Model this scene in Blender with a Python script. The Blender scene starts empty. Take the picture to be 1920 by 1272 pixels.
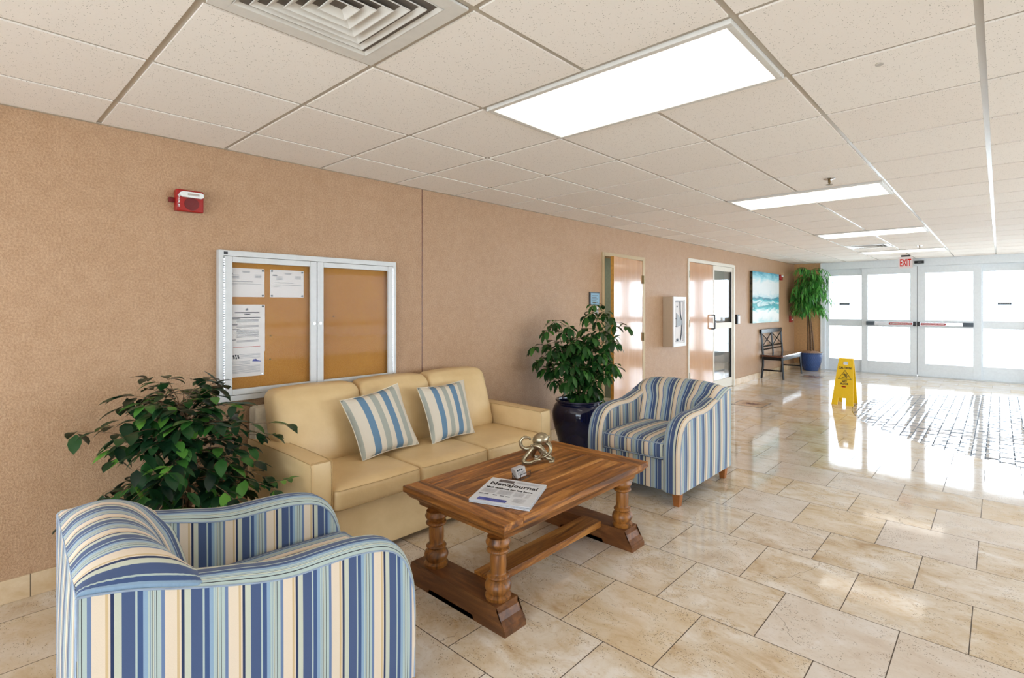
import bpy, bmesh, math, random
from mathutils import Vector, Matrix, Euler, noise
R = math.radians
SC = bpy.context.scene
COL = SC.collection
random.seed(7)

# ---------------------------------------------------------------- camera
YAW = 0.7329
cd = bpy.data.cameras.new('camera'); cam = bpy.data.objects.new('camera', cd); COL.objects.link(cam)
cam.location = (3.55, 0.0, 1.43); cam.rotation_euler = (R(90), 0, YAW)
cd.sensor_width = 36; cd.lens = 981.8 / 1920 * 36
cd.shift_x = -30.3 / 1920; cd.shift_y = -62.0 / 1920
cd.clip_start = 0.02; cd.clip_end = 200
SC.camera = cam
# ---------------------------------------------------------------- view, world, daylight
SC.view_settings.view_transform = 'Standard'; SC.view_settings.look = 'None'
SC.view_settings.gamma = 1.0; SC.view_settings.use_curve_mapping = False
SC.view_settings.exposure = -0.42
WORLD_STRENGTH = 11.0
PANEL_STRENGTH = 3.0
w = bpy.data.worlds.new('daylight'); SC.world = w; w.use_nodes = True
bg = w.node_tree.nodes['Background']
bg.inputs['Color'].default_value = (0.76, 0.88, 1.0, 1); bg.inputs['Strength'].default_value = WORLD_STRENGTH
def portal(name, loc, rot, sx, sy):
    l = bpy.data.lights.new(name, 'AREA'); l.shape = 'RECTANGLE'; l.size = sx; l.size_y = sy
    l.cycles.is_portal = True
    o = bpy.data.objects.new(name, l); COL.objects.link(o); o.location = loc; o.rotation_euler = rot
    return o
CEIL = 2.395
YEND = 13.3
XR = 8.0
portal('door_daylight', (3.3, YEND + 0.06, 1.15), (R(-90), 0, 0), 5.4, 2.3)
portal('added_front_daylight', (3.9, -3.13, 1.25), (R(90), 0, 0), 6.4, 2.05)  # portal for the added windows behind the camera
portal('window_daylight', (XR + 0.12, 7.8, 1.3), (0, R(90), 0), 2.1, 9.3)  # portal for the added windows in the right wall

# ---------------------------------------------------------------- material helpers
def srgb(r, g, b):
    f = lambda c: (c / 255 / 12.92) if c / 255 <= 0.04045 else ((c / 255 + 0.055) / 1.055) ** 2.4
    return (f(r), f(g), f(b), 1)
class NT:
    def __init__(s, name):
        s.m = bpy.data.materials.new(name); s.m.use_nodes = True; s.t = s.m.node_tree
        s.b = s.t.nodes['Principled BSDF']; s.out = s.t.nodes['Material Output']
    def n(s, typ, props=None, **ins):
        x = s.t.nodes.new('ShaderNode' + typ)
        for k, v in (props or {}).items(): setattr(x, k, v)
        for k, v in ins.items():
            s.set(x, int(k[1:]) if k[0] == '_' and k[1:].isdigit() else k.replace('_', ' '), v)
        return x
    def set(s, x, k, v):
        i = x.inputs[k]
        if isinstance(v, bpy.types.NodeSocket): s.t.links.new(v, i)
        elif isinstance(v, bpy.types.Node): s.t.links.new(v.outputs[0], i)
        else: i.default_value = v
    def p(s, **ins):
        for k, v in ins.items(): s.set(s.b, k.replace('_', ' '), v)
    def math(s, op, a, b=0.0, c=0.0, clamp=False):
        return s.n('Math', {'operation': op, 'use_clamp': clamp}, _0=a, _1=b, _2=c).outputs[0]
    def mix(s, f, a, b, blend='MIX'):
        x = s.n('Mix', {'data_type': 'RGBA', 'blend_type': blend})
        s.set(x, 0, f); s.set(x, 6, a); s.set(x, 7, b)
        return x.outputs[2]
    def ramp(s, f, stops, interp='LINEAR'):
        x = s.n('ValToRGB'); x.color_ramp.interpolation = interp; e = x.color_ramp.elements
        while len(e) > 1: e.remove(e[0])
        e[0].position = stops[0][0]; e[0].color = stops[0][1]
        for p_, c_ in stops[1:]:
            q = e.new(p_); q.color = c_
        s.set(x, 0, f); return x.outputs[0]
    def bump(s, h, strength=0.3, dist=0.01):
        x = s.n('Bump', Height=h, Strength=strength, Distance=dist); s.p(Normal=x.outputs[0]); return x
    def obj(s): return s.n('TexCoord').outputs['Object']
    def geo(s): return s.n('NewGeometry').outputs['Position']
    def noise(s, vec, scale, detail=3.0, rough=0.5, dist=0.0, col=False):
        x = s.n('TexNoise', None, Vector=vec, Scale=scale, Detail=detail, Roughness=rough, Distortion=dist)
        return x.outputs['Color' if col else 'Fac']
G = lambda v: (v, v, v, 1)
def plain(name, col, rough=0.5, metal=0.0, var=0.06, scale=30.0, coat=0.0, bump=0.0, spec=0.5):
    t = NT(name); f = t.noise(t.obj(), scale)
    c2 = tuple(max(0, c * (1 - 2 * var)) for c in col[:3]) + (1,); c1 = tuple(min(1, c * (1 + var)) for c in col[:3]) + (1,)
    t.p(Base_Color=t.ramp(f, [(0.3, c2), (0.7, c1)]), Roughness=rough, Metallic=metal, Coat_Weight=coat)
    t.b.inputs['Specular IOR Level'].default_value = spec
    if bump: t.bump(t.noise(t.obj(), scale * 6), bump, 0.002)
    return t.m
M = {}
def mk():
    # painted stucco wall
    t = NT('stucco'); g = t.geo()
    big = t.noise(g, 2.2, 4, 0.6); sm = t.noise(g, 105, 3, 0.75); md = t.noise(g, 14, 3, .6)
    c = t.ramp(big, [(0.3, srgb(180, 140, 102)), (0.7, srgb(190, 151, 115))])
    c = t.mix(0.42, c, t.ramp(sm, [(0.38, srgb(146, 108, 74)), (0.62, srgb(214, 178, 142))]))
    c = t.mix(0.12, c, t.ramp(md, [(0.4, srgb(170, 128, 94)), (0.6, srgb(212, 174, 142))]))
    t.p(Base_Color=c, Roughness=0.36); t.bump(sm, 0.7, 0.006); M['wall'] = t.m
    M['wall_plain'] = plain('plain_tan_paint', srgb(206, 160, 108), 0.6, bump=0.2)
    M['wall_far'] = plain('pale_paint', srgb(225, 220, 210), 0.7)
    # ceiling tile
    t = NT('ceiling_tile'); g = t.geo()
    mp = t.n('Mapping', None, Vector=g); mp.inputs['Location'].default_value = (-0.452, -0.537, 0)
    sc = t.n('VectorMath', {'operation': 'MULTIPLY'}, _0=mp.outputs[0]); sc.inputs[1].default_value = (1 / .6096, 1 / .6096, 0)
    fl = t.n('VectorMath', {'operation': 'FLOOR'}, _0=sc.outputs[0])
    wn = t.n('TexWhiteNoise', {'noise_dimensions': '2D'}, Vector=fl.outputs[0])
    base = t.ramp(wn.outputs[0], [(0, srgb(250, 241, 232)), (1, srgb(253, 246, 238))])
    v = t.n('TexVoronoi', None, Vector=g, Scale=130.0, Randomness=1.0)
    msk = t.noise(g, 60, 2)
    pit = t.math('MULTIPLY', t.math('LESS_THAN', v.outputs['Distance'], 0.20), t.math('GREATER_THAN', msk, 0.52))
    c = t.mix(pit, base, srgb(160, 148, 134)); t.p(Base_Color=c, Roughness=0.9)
    t.bump(t.math('SUBTRACT', t.noise(g, 220, 2), pit), 0.12, 0.002); M['ctile'] = t.m
    M['tbar'] = plain('shaded_metal_grid', srgb(186, 174, 158), 0.2, var=0.01)  # grid colour darkened to imitate the shade between the tiles
    M['white'] = plain('white_enamel', srgb(226, 222, 215), 0.4, var=0.02)
    M['white_plastic'] = plain('white_plastic', srgb(235, 235, 232), 0.35, var=0.01)
    # travertine floor with a round inset of bricks
    t = NT('travertine'); g = t.geo()
    mp = t.n('Mapping', None, Vector=g); mp.inputs['Location'].default_value = (-0.208, -0.474, 0)
    br = t.n('TexBrick', {'offset': 0.5, 'offset_frequency': 2}, Vector=mp.outputs[0], Scale=1.0)
    for k, v_ in (('Color1', G(0)), ('Color2', G(1)), ('Mortar', G(.5)), ('Mortar Size', 0.0021), ('Mortar Smooth', 0.0), ('Bias', 0.0), ('Brick Width', 0.464), ('Row Height', 0.4655)):
        br.inputs[k].default_value = v_
    joint = br.outputs['Fac']; rnd = br.outputs['Color']
    sep = t.n('SeparateColor', None, Color=rnd).outputs[0]
    off = t.n('CombineXYZ', None, Z=t.math('MULTIPLY', sep, 37.0)).outputs[0]
    vec = t.n('VectorMath', {'operation': 'ADD'}, _0=g, _1=off).outputs[0]
    st = t.n('VectorMath', {'operation': 'MULTIPLY'}, _0=vec); st.inputs[1].default_value = (1.0, 1.5, 1); sv = st.outputs[0]
    n1 = t.noise(sv, 3.2, 6, 0.62, 0.7); n2 = t.noise(sv, 12, 5, 0.7, 1.0); n3 = t.noise(sv, 60, 4, 0.7)
    c = t.ramp(n1, [(0.30, srgb(190, 160, 124)), (0.42, srgb(214, 194, 166)), (0.53, srgb(224, 210, 190)), (0.68, srgb(236, 228, 218))])
    c = t.mix(t.ramp(n2, [(0.50, G(0)), (0.68, G(0.55))]), c, srgb(196, 164, 118))
    c = t.mix(t.ramp(sep, [(0, G(0.5)), (0.3, G(0.0)), (0.5, G(0.0)), (1, G(.65))]), c, t.ramp(sep, [(0.4, srgb(222, 196, 156)), (0.41, srgb(224, 214, 206))]))
    c = t.mix(t.ramp(n3, [(0.58, G(0)), (0.72, G(0.5))]), c, srgb(172, 146, 116))
    vp = t.n('TexVoronoi', None, Vector=sv, Scale=95.0)
    pm = t.math('MULTIPLY', t.math('LESS_THAN', vp.outputs['Distance'], 0.27), t.math('GREATER_THAN', t.noise(sv, 6, 5, 0.8), 0.53))
    c = t.mix(t.math('MULTIPLY', pm, 0.75), c, srgb(112, 92, 72))
    ve = t.n('TexVoronoi', {'feature': 'DISTANCE_TO_EDGE'}, Vector=t.n('VectorMath', {'operation': 'ADD'}, _0=vec, _1=t.n('VectorMath', {'operation': 'SCALE'}, _0=t.noise(vec, 6, 4, 0.6, 0, True), Scale=0.22).outputs[0]).outputs[0], Scale=0.95)
    crack = t.math('MULTIPLY', t.math('LESS_THAN', ve.outputs['Distance'], 0.0022), t.math('GREATER_THAN', t.noise(g, 1.3, 2), 0.58))
    c = t.mix(t.math('MULTIPLY', crack, 0.6), c, srgb(112, 94, 78))
    c = t.mix(joint, c, srgb(84, 70, 56))
    # brick inset
    sx = t.n('SeparateXYZ', None, Vector=g)
    sw = t.n('CombineXYZ', None, X=sx.outputs[1], Y=sx.outputs[0])
    mp2 = t.n('Mapping', None, Vector=sw.outputs[0]); mp2.inputs['Location'].default_value = (-0.05, -0.045, 0)
    b2 = t.n('TexBrick', {'offset': 0.5, 'offset_frequency': 2}, Vector=mp2.outputs[0], Scale=1.0)
    for k, v_ in (('Color1', srgb(182, 168, 156)), ('Color2', srgb(206, 196, 186)), ('Mortar', srgb(52, 58, 66)), ('Mortar Size', 0.0065), ('Mortar Smooth', 0.3), ('Brick Width', 0.21), ('Row Height', 0.1032)):
        b2.inputs[k].default_value = v_
    rowi = t.math('FLOOR', t.math('DIVIDE', t.math('SUBTRACT', sx.outputs[0], .045), .1032))
    cr_ = t.math('FRACT', t.math('ADD', t.math('DIVIDE', t.math('SUBTRACT', sx.outputs[1], .05), .21), t.math('MULTIPLY', rowi, 0.37)))
    wob = t.noise(g, 9, 3, .7)
    cross = t.math('LESS_THAN', cr_, t.math('MULTIPLY', t.math('SUBTRACT', wob, 0.33), 0.75))
    longj = t.math('MULTIPLY', b2.outputs['Fac'], t.math('GREATER_THAN', t.noise(g, 14, 3, .7), 0.44))
    jnt = t.math('MAXIMUM', cross, longj)
    dx = t.math('SUBTRACT', sx.outputs[0], 4.6); dy = t.math('SUBTRACT', sx.outputs[1], 8.8)
    d = t.math('SQRT', t.math('ADD', t.math('MULTIPLY', dx, dx), t.math('MULTIPLY', dy, dy)))
    ins = t.math('LESS_THAN', d, 2.6); ring = t.math('COMPARE', d, 2.6, 0.004)
    c = t.mix(ins, c, t.mix(jnt, t.ramp(t.noise(g, 8, 3), [(.3, srgb(176, 164, 152)), (.7, srgb(208, 198, 188))]), srgb(60, 66, 74))); c = t.mix(ring, c, srgb(80, 74, 68))
    gro = t.math('ADD', t.math('MULTIPLY', ins, jnt), t.math('MULTIPLY', t.math('SUBTRACT', 1.0, ins), joint))
    rgh = t.math('ADD', t.ramp(n2, [(0.35, G(0.045)), (0.7, G(0.10))]), t.math('MULTIPLY', gro, 0.5))
    t.p(Base_Color=c, Roughness=rgh); t.set(t.b, 'Specular IOR Level', t.math('SUBTRACT', 0.5, t.math('MULTIPLY', gro, 0.42))); t.b.inputs['IOR'].default_value = 1.6
    b3 = t.n('TexBrick', {'offset': 0.5, 'offset_frequency': 2}, Vector=mp2.outputs[0], Scale=1.0)
    for k, v_ in (('Mortar Size', 0.03), ('Mortar Smooth', 1.0), ('Brick Width', 0.21), ('Row Height', 0.1032)):
        b3.inputs[k].default_value = v_
    cob = t.math('MULTIPLY', t.math('MULTIPLY', ins, b3.outputs['Fac']), -9.0)
    h = t.math('ADD', cob, t.math('MULTIPLY', t.noise(g, 5, 2), 0.35)); h = t.math('SUBTRACT', h, t.math('ADD', gro, t.math('MULTIPLY', pm, 0.3)))
    t.bump(h, 0.07, 0.003); M['floor'] = t.m
    # baseboard stone
    t = NT('baseboard_stone'); g = t.geo(); n1 = t.noise(g, 6, 6, .7, .6)
    c = t.ramp(n1, [(0.3, srgb(196, 160, 116)), (0.7, srgb(222, 198, 164))])
    sy = t.n('SeparateXYZ', None, Vector=g).outputs[1]
    ln = t.math('LESS_THAN', t.math('FRACT', t.math('DIVIDE', t.math('ADD', sy, 0.19), 0.464)), 0.008)
    t.p(Base_Color=t.mix(ln, c, srgb(100, 84, 66)), Roughness=0.25); M['bb'] = t.m
    # striped upholstery: stripes run over uv.x
    t = NT('striped_upholstery'); uv = t.n('UVMap').outputs[0]; u = t.n('SeparateXYZ', None, Vector=uv).outputs[0]
    navy, cream, tan, mid, pale, blk, light, dark, slate, grn = srgb(28, 44, 82), srgb(225, 207, 184), srgb(206, 178, 134), srgb(104, 124, 160), srgb(178, 192, 186), srgb(38, 36, 42), srgb(138, 164, 188), srgb(58, 82, 126), srgb(66, 84, 122), srgb(196, 198, 180)
    S = [(0, navy), (.035, cream), (.06, tan), (.10, cream), (.28, mid), (.335, pale), (.392, blk), (.405, pale), (.43, mid), (.436, grn), (.455, blk), (.462, pale), (.488, mid), (.494, pale), (.525, light), (.59, dark), (.668, pale), (.70, slate), (.885, grn), (.985, navy)]
    c = t.ramp(t.math('FRACT', u), S, 'CONSTANT')
    wv = t.noise(t.n('VectorMath', {'operation': 'MULTIPLY'}, _0=uv, _1=(1, 1, 1)).outputs[0], 260, 2)
    c = t.mix(0.10, c, t.ramp(wv, [(0.3, G(0.3)), (0.7, G(1))]), 'MULTIPLY')
    t.p(Base_Color=c, Roughness=0.85, Sheen_Weight=0.15); t.bump(t.noise(t.obj(), 420, 2), 0.2, 0.001); M['stripe'] = t.m
    M['welt'] = plain('blue_welt', srgb(150, 165, 185), 0.8)
    # pillow stripes
    t = NT('pillow_fabric'); uv = t.n('UVMap').outputs[0]; u = t.n('SeparateXYZ', None, Vector=uv).outputs[0]
    cr, bl, gr = srgb(222, 210, 190), srgb(104, 136, 162), srgb(170, 172, 160)
    S = [(0, gr), (.05, cr), (.20, bl), (.31, cr), (.40, gr), (.50, cr), (.585, bl), (.70, cr), (.78, gr), (.88, cr)]
    c = t.ramp(u, S, 'CONSTANT')
    wx = t.n('TexWave', {'bands_direction': 'X'}, Vector=uv, Scale=70.0, Distortion=1.0)
    c = t.mix(0.14, c, wx.outputs['Color'], 'MULTIPLY'); t.p(Base_Color=c, Roughness=0.9)
    t.bump(t.noise(t.obj(), 500, 2), 0.3, 0.001); M['pillow'] = t.m
    # leather
    t = NT('cream_leather'); o = t.obj(); a = t.noise(o, 5, 4, .6); b_ = t.n('TexVoronoi', None, Vector=o, Scale=420.0)
    t.p(Base_Color=t.ramp(a, [(0.3, srgb(218, 186, 134)), (0.7, srgb(230, 200, 150))]), Roughness=t.ramp(a, [(0.3, G(.36)), (.7, G(.48))]))
    h = t.math('ADD', t.math('MULTIPLY', t.noise(o, 9, 3, .6, .8), 2.5), t.math('MULTIPLY', b_.outputs['Distance'], 0.25)); t.bump(h, 0.22, 0.004); M['leather'] = t.m
    M['seam'] = plain('leather_seam', srgb(188, 154, 104), 0.6)
    M['back_lining'] = plain('pale_lining', srgb(226, 214, 192), 0.7)
    # worn brown wood, boards along y ; end boards along x
    def wood(name, sc_, cols, rough=0.42, knots=True):
        t = NT(name); o = t.obj()
        oi = t.n('ObjectInfo').outputs['Random']
        rn = t.n('Attribute', {'attribute_name': 'tint'}).outputs['Fac']
        off = t.n('CombineXYZ', None, X=t.math('MULTIPLY', rn, 9.0), Y=t.math('MULTIPLY', rn, 5.0), Z=t.math('MULTIPLY', rn, 7.0)).outputs[0]
        v = t.n('VectorMath', {'operation': 'MULTIPLY'}, _0=o, _1=sc_).outputs[0]
        v = t.n('VectorMath', {'operation': 'ADD'}, _0=v, _1=off).outputs[0]
        n1 = t.noise(v, 1.0, 7, 0.62, 1.2); n2 = t.noise(v, 3.5, 5, 0.7, 0.4)
        c = t.ramp(n1, cols)
        c = t.mix(t.ramp(n2, [(0.50, G(0)), (0.68, G(0.55))]), c, cols[0][1])
        if knots:
            vk = t.n('TexVoronoi', None, Vector=t.n('VectorMath', {'operation': 'ADD'}, _0=t.n('VectorMath', {'operation': 'MULTIPLY'}, _0=o, _1=tuple(0.5 + 0.06 * q for q in sc_)).outputs[0], _1=off).outputs[0], Scale=1.7)
            c = t.mix(t.ramp(vk.outputs['Distance'], [(0.05, G(.95)), (0.15, G(0.0))]), c, srgb(42, 24, 12))
        c = t.mix(t.math('MULTIPLY', rn, 0.22), c, srgb(150, 84, 28))
        t.p(Base_Color=c, Roughness=rough)
        if rough > .2: t.bump(n2, 0.25, 0.003)
        else: t.p(Coat_Weight=0.8, Coat_Roughness=0.06)
        return t.m
    WC = [(0.31, srgb(58, 30, 12)), (0.42, srgb(116, 68, 26)), (0.53, srgb(162, 102, 42)), (0.68, srgb(206, 146, 76))]
    M['wood_y'] = wood('brown_wood_lengthwise', (16, 1.5, 16), WC)
    M['wood_x'] = wood('brown_wood_crosswise', (1.5, 16, 16), WC)
    LC = [(0.34, srgb(60, 32, 12)), (0.45, srgb(128, 78, 30)), (0.6, srgb(160, 102, 42)), (0.78, srgb(186, 126, 60))]
    M['wood_apron'] = wood('light_wood_apron', (1.5, 1.5, 22), LC, 0.5, False)
    M['wood_leg'] = wood('turned_wood', (16, 16, 2.0), LC, 0.38, False)
    M['wood_foot'] = wood('dark_wood_foot', (2.5, 14, 14), [(0.28, srgb(50, 28, 14)), (0.5, srgb(98, 60, 30)), (0.75, srgb(140, 92, 50))], 0.45, False)
    M['peg'] = plain('chair_leg_wood', srgb(164, 98, 44), 0.4, var=0.15, scale=12)
    M['door_wood'] = wood('veneer_door', (9, 9, 0.8), [(0.25, srgb(188, 132, 84)), (0.5, srgb(204, 150, 100)), (0.75, srgb(216, 166, 116))], 0.16, False)
    M['door_edge'] = plain('door_edge_wood', srgb(206, 150, 60), 0.4, var=0.1)
    M['bench'] = plain('black_lacquer', srgb(10, 12, 16), 0.22, var=0.1, spec=0.3)
    M['bench_seat'] = plain('brown_lacquer', srgb(94, 52, 34), 0.15, var=0.15, coat=0.5, scale=8)
    M['alu'] = plain('satin_aluminium', srgb(208, 208, 206), 0.4, 0.08, var=0.02)
    M['alu_door'] = plain('white_door_aluminium', srgb(226, 230, 232), 0.38, 0.0, var=0.02)
    M['alu_bright'] = plain('bright_aluminium', srgb(225, 226, 228), 0.25, 0.7, var=0.02)
    M['chrome'] = plain('chrome', srgb(220, 220, 222), 0.12, 1.0, var=0.02)
    M['brass'] = plain('aged_brass', srgb(120, 98, 60), 0.35, 0.8)
    M['black'] = plain('black_plastic', srgb(22, 24, 28), 0.4)
    M['dark_grey'] = plain('dark_grey', srgb(74, 84, 92), 0.4)
    M['grey_mid'] = plain('grey_plate', srgb(150, 152, 152), 0.4)
    t = NT('cork'); o = t.obj()
    a = t.noise(o, 200, 3, .7); b_ = t.noise(o, 4, 4, .6)
    c = t.ramp(b_, [(0.3, srgb(176, 118, 44)), (0.7, srgb(190, 134, 58))]); c = t.mix(0.25, c, t.ramp(a, [(0.35, srgb(136, 86, 28)), (0.65, srgb(214, 160, 84))]))
    t.p(Base_Color=c, Roughness=0.9); M['cork'] = t.m
    M['paper'] = plain('paper', srgb(232, 226, 222), 0.8, var=0.01)
    M['newsprint'] = plain('newsprint', srgb(214, 216, 220), 0.85, var=0.02)
    M['ink'] = plain('ink', srgb(34, 34, 40), 0.7)
    M['ink_grey'] = plain('grey_ink', srgb(128, 128, 134), 0.8)
    M['ink_pale'] = plain('pale_grey_ink', srgb(176, 174, 178), 0.8)
    M['ink_red'] = plain('red_ink', srgb(196, 96, 84), 0.7)
    M['ink_blue'] = plain('blue_ink', srgb(84, 92, 168), 0.7, var=0.2, scale=40)
    M['ink_brown'] = plain('photo_brown', srgb(110, 98, 96), 0.7, var=0.3, scale=120)
    M['red'] = plain('red_plastic', srgb(164, 22, 16), 0.28, var=0.03)
    M['red_dark'] = plain('dark_red_grille', srgb(112, 14, 14), 0.45, var=0.15, scale=300)
    M['yellow'] = plain('yellow_plastic', srgb(240, 196, 10), 0.35, var=0.02)
    M['pewter'] = plain('antique_silver', srgb(176, 164, 138), 0.27, 0.9, var=0.14, scale=20)
    M['bark'] = plain('bark', srgb(120, 92, 66), 0.85, var=0.25, scale=50, bump=0.5)
    M['soil'] = plain('soil', srgb(60, 44, 32), 0.95, var=0.3, scale=80, bump=0.6)
    M['moss'] = plain('dry_moss', srgb(176, 140, 110), 0.95, var=0.3, scale=60, bump=0.8)
    M['stem'] = plain('green_stem', srgb(84, 100, 44), 0.6, var=0.15)
    M['navy_glaze'] = plain('navy_glaze', srgb(14, 22, 66), 0.14, var=0.25, scale=3, coat=0.5)
    t = NT('blue_glaze'); o = t.obj(); sep = t.n('SeparateXYZ', None, Vector=o)
    ang = t.math('ARCTAN2', sep.outputs[1], sep.outputs[0])
    hh = t.math('MULTIPLY', t.math('SINE', t.math('MULTIPLY', ang, 36.0)), t.math('SINE', t.math('MULTIPLY', sep.outputs[2], 230.0)))
    t.p(Base_Color=t.ramp(hh, [(0.2, srgb(18, 50, 108)), (0.8, srgb(50, 104, 168))]), Roughness=0.18); t.bump(hh, 0.6, 0.006); M['blue_glaze'] = t.m
    def leafm(name, cols, rough=0.3):
        t = NT(name); a = t.n('Attribute', {'attribute_name': 'tint'}).outputs['Fac']
        c = t.ramp(a, cols)
        t.p(Base_Color=c, Roughness=rough)
        tr = t.n('BsdfTranslucent', None, Color=c); mx = t.n('MixShader', None, _0=0.22, _1=t.b.outputs[0], _2=tr.outputs[0])
        t.t.links.new(mx.outputs[0], t.out.inputs[0]); return t.m
    M['leaf_ficus'] = leafm('ficus_leaf', [(0, srgb(16, 40, 27)), (.5, srgb(32, 68, 38)), (.75, srgb(58, 112, 46)), (1, srgb(112, 166, 66))])
    M['leaf_umbrella'] = leafm('umbrella_leaf', [(0, srgb(20, 48, 24)), (.5, srgb(42, 86, 38)), (1, srgb(84, 140, 56))], 0.25)
    M['leaf_long'] = leafm('long_leaf', [(0, srgb(34, 84, 36)), (.5, srgb(70, 146, 58)), (1, srgb(130, 200, 96))], 0.3)
    # glass: mostly clear with a mirror share
    def glass(name, tint, k, rough=0.02):
        t = NT(name); t.t.nodes.remove(t.b)
        tr = t.n('BsdfTransparent', None, Color=tint); gl = t.n('BsdfGlossy', None, Color=G(1), Roughness=rough)
        fr = t.n('Fresnel', None, IOR=1.45)
        f = t.math('MULTIPLY', fr.outputs[0], k)
        mx = t.n('MixShader', None, _0=f, _1=tr.outputs[0], _2=gl.outputs[0])
        t.t.links.new(mx.outputs[0], t.out.inputs[0]); return t.m
    M['glass'] = glass('clear_glass', G(0.96), 0.9)
    M['glass_board'] = glass('board_glass', G(0.98), 0.10, 0.05)
    def emit(name, col, st):
        t = NT(name); t.t.nodes.remove(t.b)
        f = t.noise(t.obj(), 3)
        e = t.n('Emission', None, Color=t.ramp(f, [(0, col), (1, col)]), Strength=st); t.t.links.new(e.outputs[0], t.out.inputs[0]); return t.m
    M['panel'] = emit('lit_diffuser', (1.0, 0.93, 0.84, 1), PANEL_STRENGTH)
    M['screen'] = emit('lit_screen', srgb(170, 208, 230), 0.9)
    M['exit_face'] = emit('lit_sign_face', srgb(250, 232, 226), 0.9)
    M['exit_red'] = emit('lit_red_letters', srgb(226, 40, 30), 0.9)
    # sea painting
    t = NT('sea_painting'); o = t.obj(); sep = t.n('SeparateXYZ', None, Vector=o)
    st = t.n('VectorMath', {'operation': 'MULTIPLY'}, _0=o); st.inputs[1].default_value = (1, 1.0, 4.0)
    nz = t.noise(st.outputs[0], 1.6, 6, .6, .8)
    f = t.math('ADD', t.math('DIVIDE', sep.outputs[2], 1.0), t.math('MULTIPLY', t.math('SUBTRACT', nz, 0.5), 0.42))
    c = t.ramp(f, [(0.0, srgb(180, 214, 212)), (.08, srgb(226, 230, 226)), (.22, srgb(240, 240, 236)), (.28, srgb(90, 190, 190)), (.34, srgb(30, 140, 148)), (.38, srgb(210, 226, 224)), (.42, srgb(60, 176, 180)), (.48, srgb(20, 112, 132)), (.51, srgb(170, 202, 208)), (.60, srgb(216, 222, 220)), (.80, srgb(222, 226, 224)), (.90, srgb(150, 206, 214)), (1.0, srgb(40, 140, 164))])
    t.p(Base_Color=c, Roughness=0.5); M['painting'] = t.m
    M['painting_edge'] = plain('dark_canvas_edge', srgb(96, 84, 60), 0.7, var=0.5, scale=9)
    M['cabinet'] = plain('beige_cabinet', srgb(206, 186, 160), 0.4, var=0.02)
    M['cabinet_front'] = plain('white_cabinet_door', srgb(232, 230, 226), 0.35, var=0.02)
    M['door_frame'] = plain('beige_frame', srgb(196, 172, 132), 0.4, var=0.02)
    M['door_frame_light'] = plain('ivory_frame', srgb(226, 218, 202), 0.4, var=0.02)
    M['interior'] = plain('grey_green_paint', srgb(120, 128, 110), 0.7)
    M['teal'] = plain('teal_table_paint', srgb(52, 92, 92), 0.5)
    M['concrete'] = plain('outdoor_concrete', srgb(236, 236, 232), 0.8)
    M['rail'] = plain('white_rail', srgb(238, 240, 238), 0.5)
    M['grass'] = plain('shrub_green', srgb(120, 160, 120), 0.8, var=0.3, scale=9)
    M['gap_shade'] = plain('duct_shade', srgb(112, 104, 96), 0.9)  # dark tone stands in for the shade behind the louvres
    t = NT('medallion_stone'); o = t.obj(); a = t.noise(o, 14, 5, .7, 1.2)
    t.p(Base_Color=t.ramp(a, [(0.35, srgb(164, 132, 100)), (.6, srgb(200, 172, 140))]), Roughness=0.14); M['medal'] = t.m
    M['medal_dark'] = plain('medallion_bronze', srgb(110, 62, 46), 0.3, var=0.3, scale=30)
mk()

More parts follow.
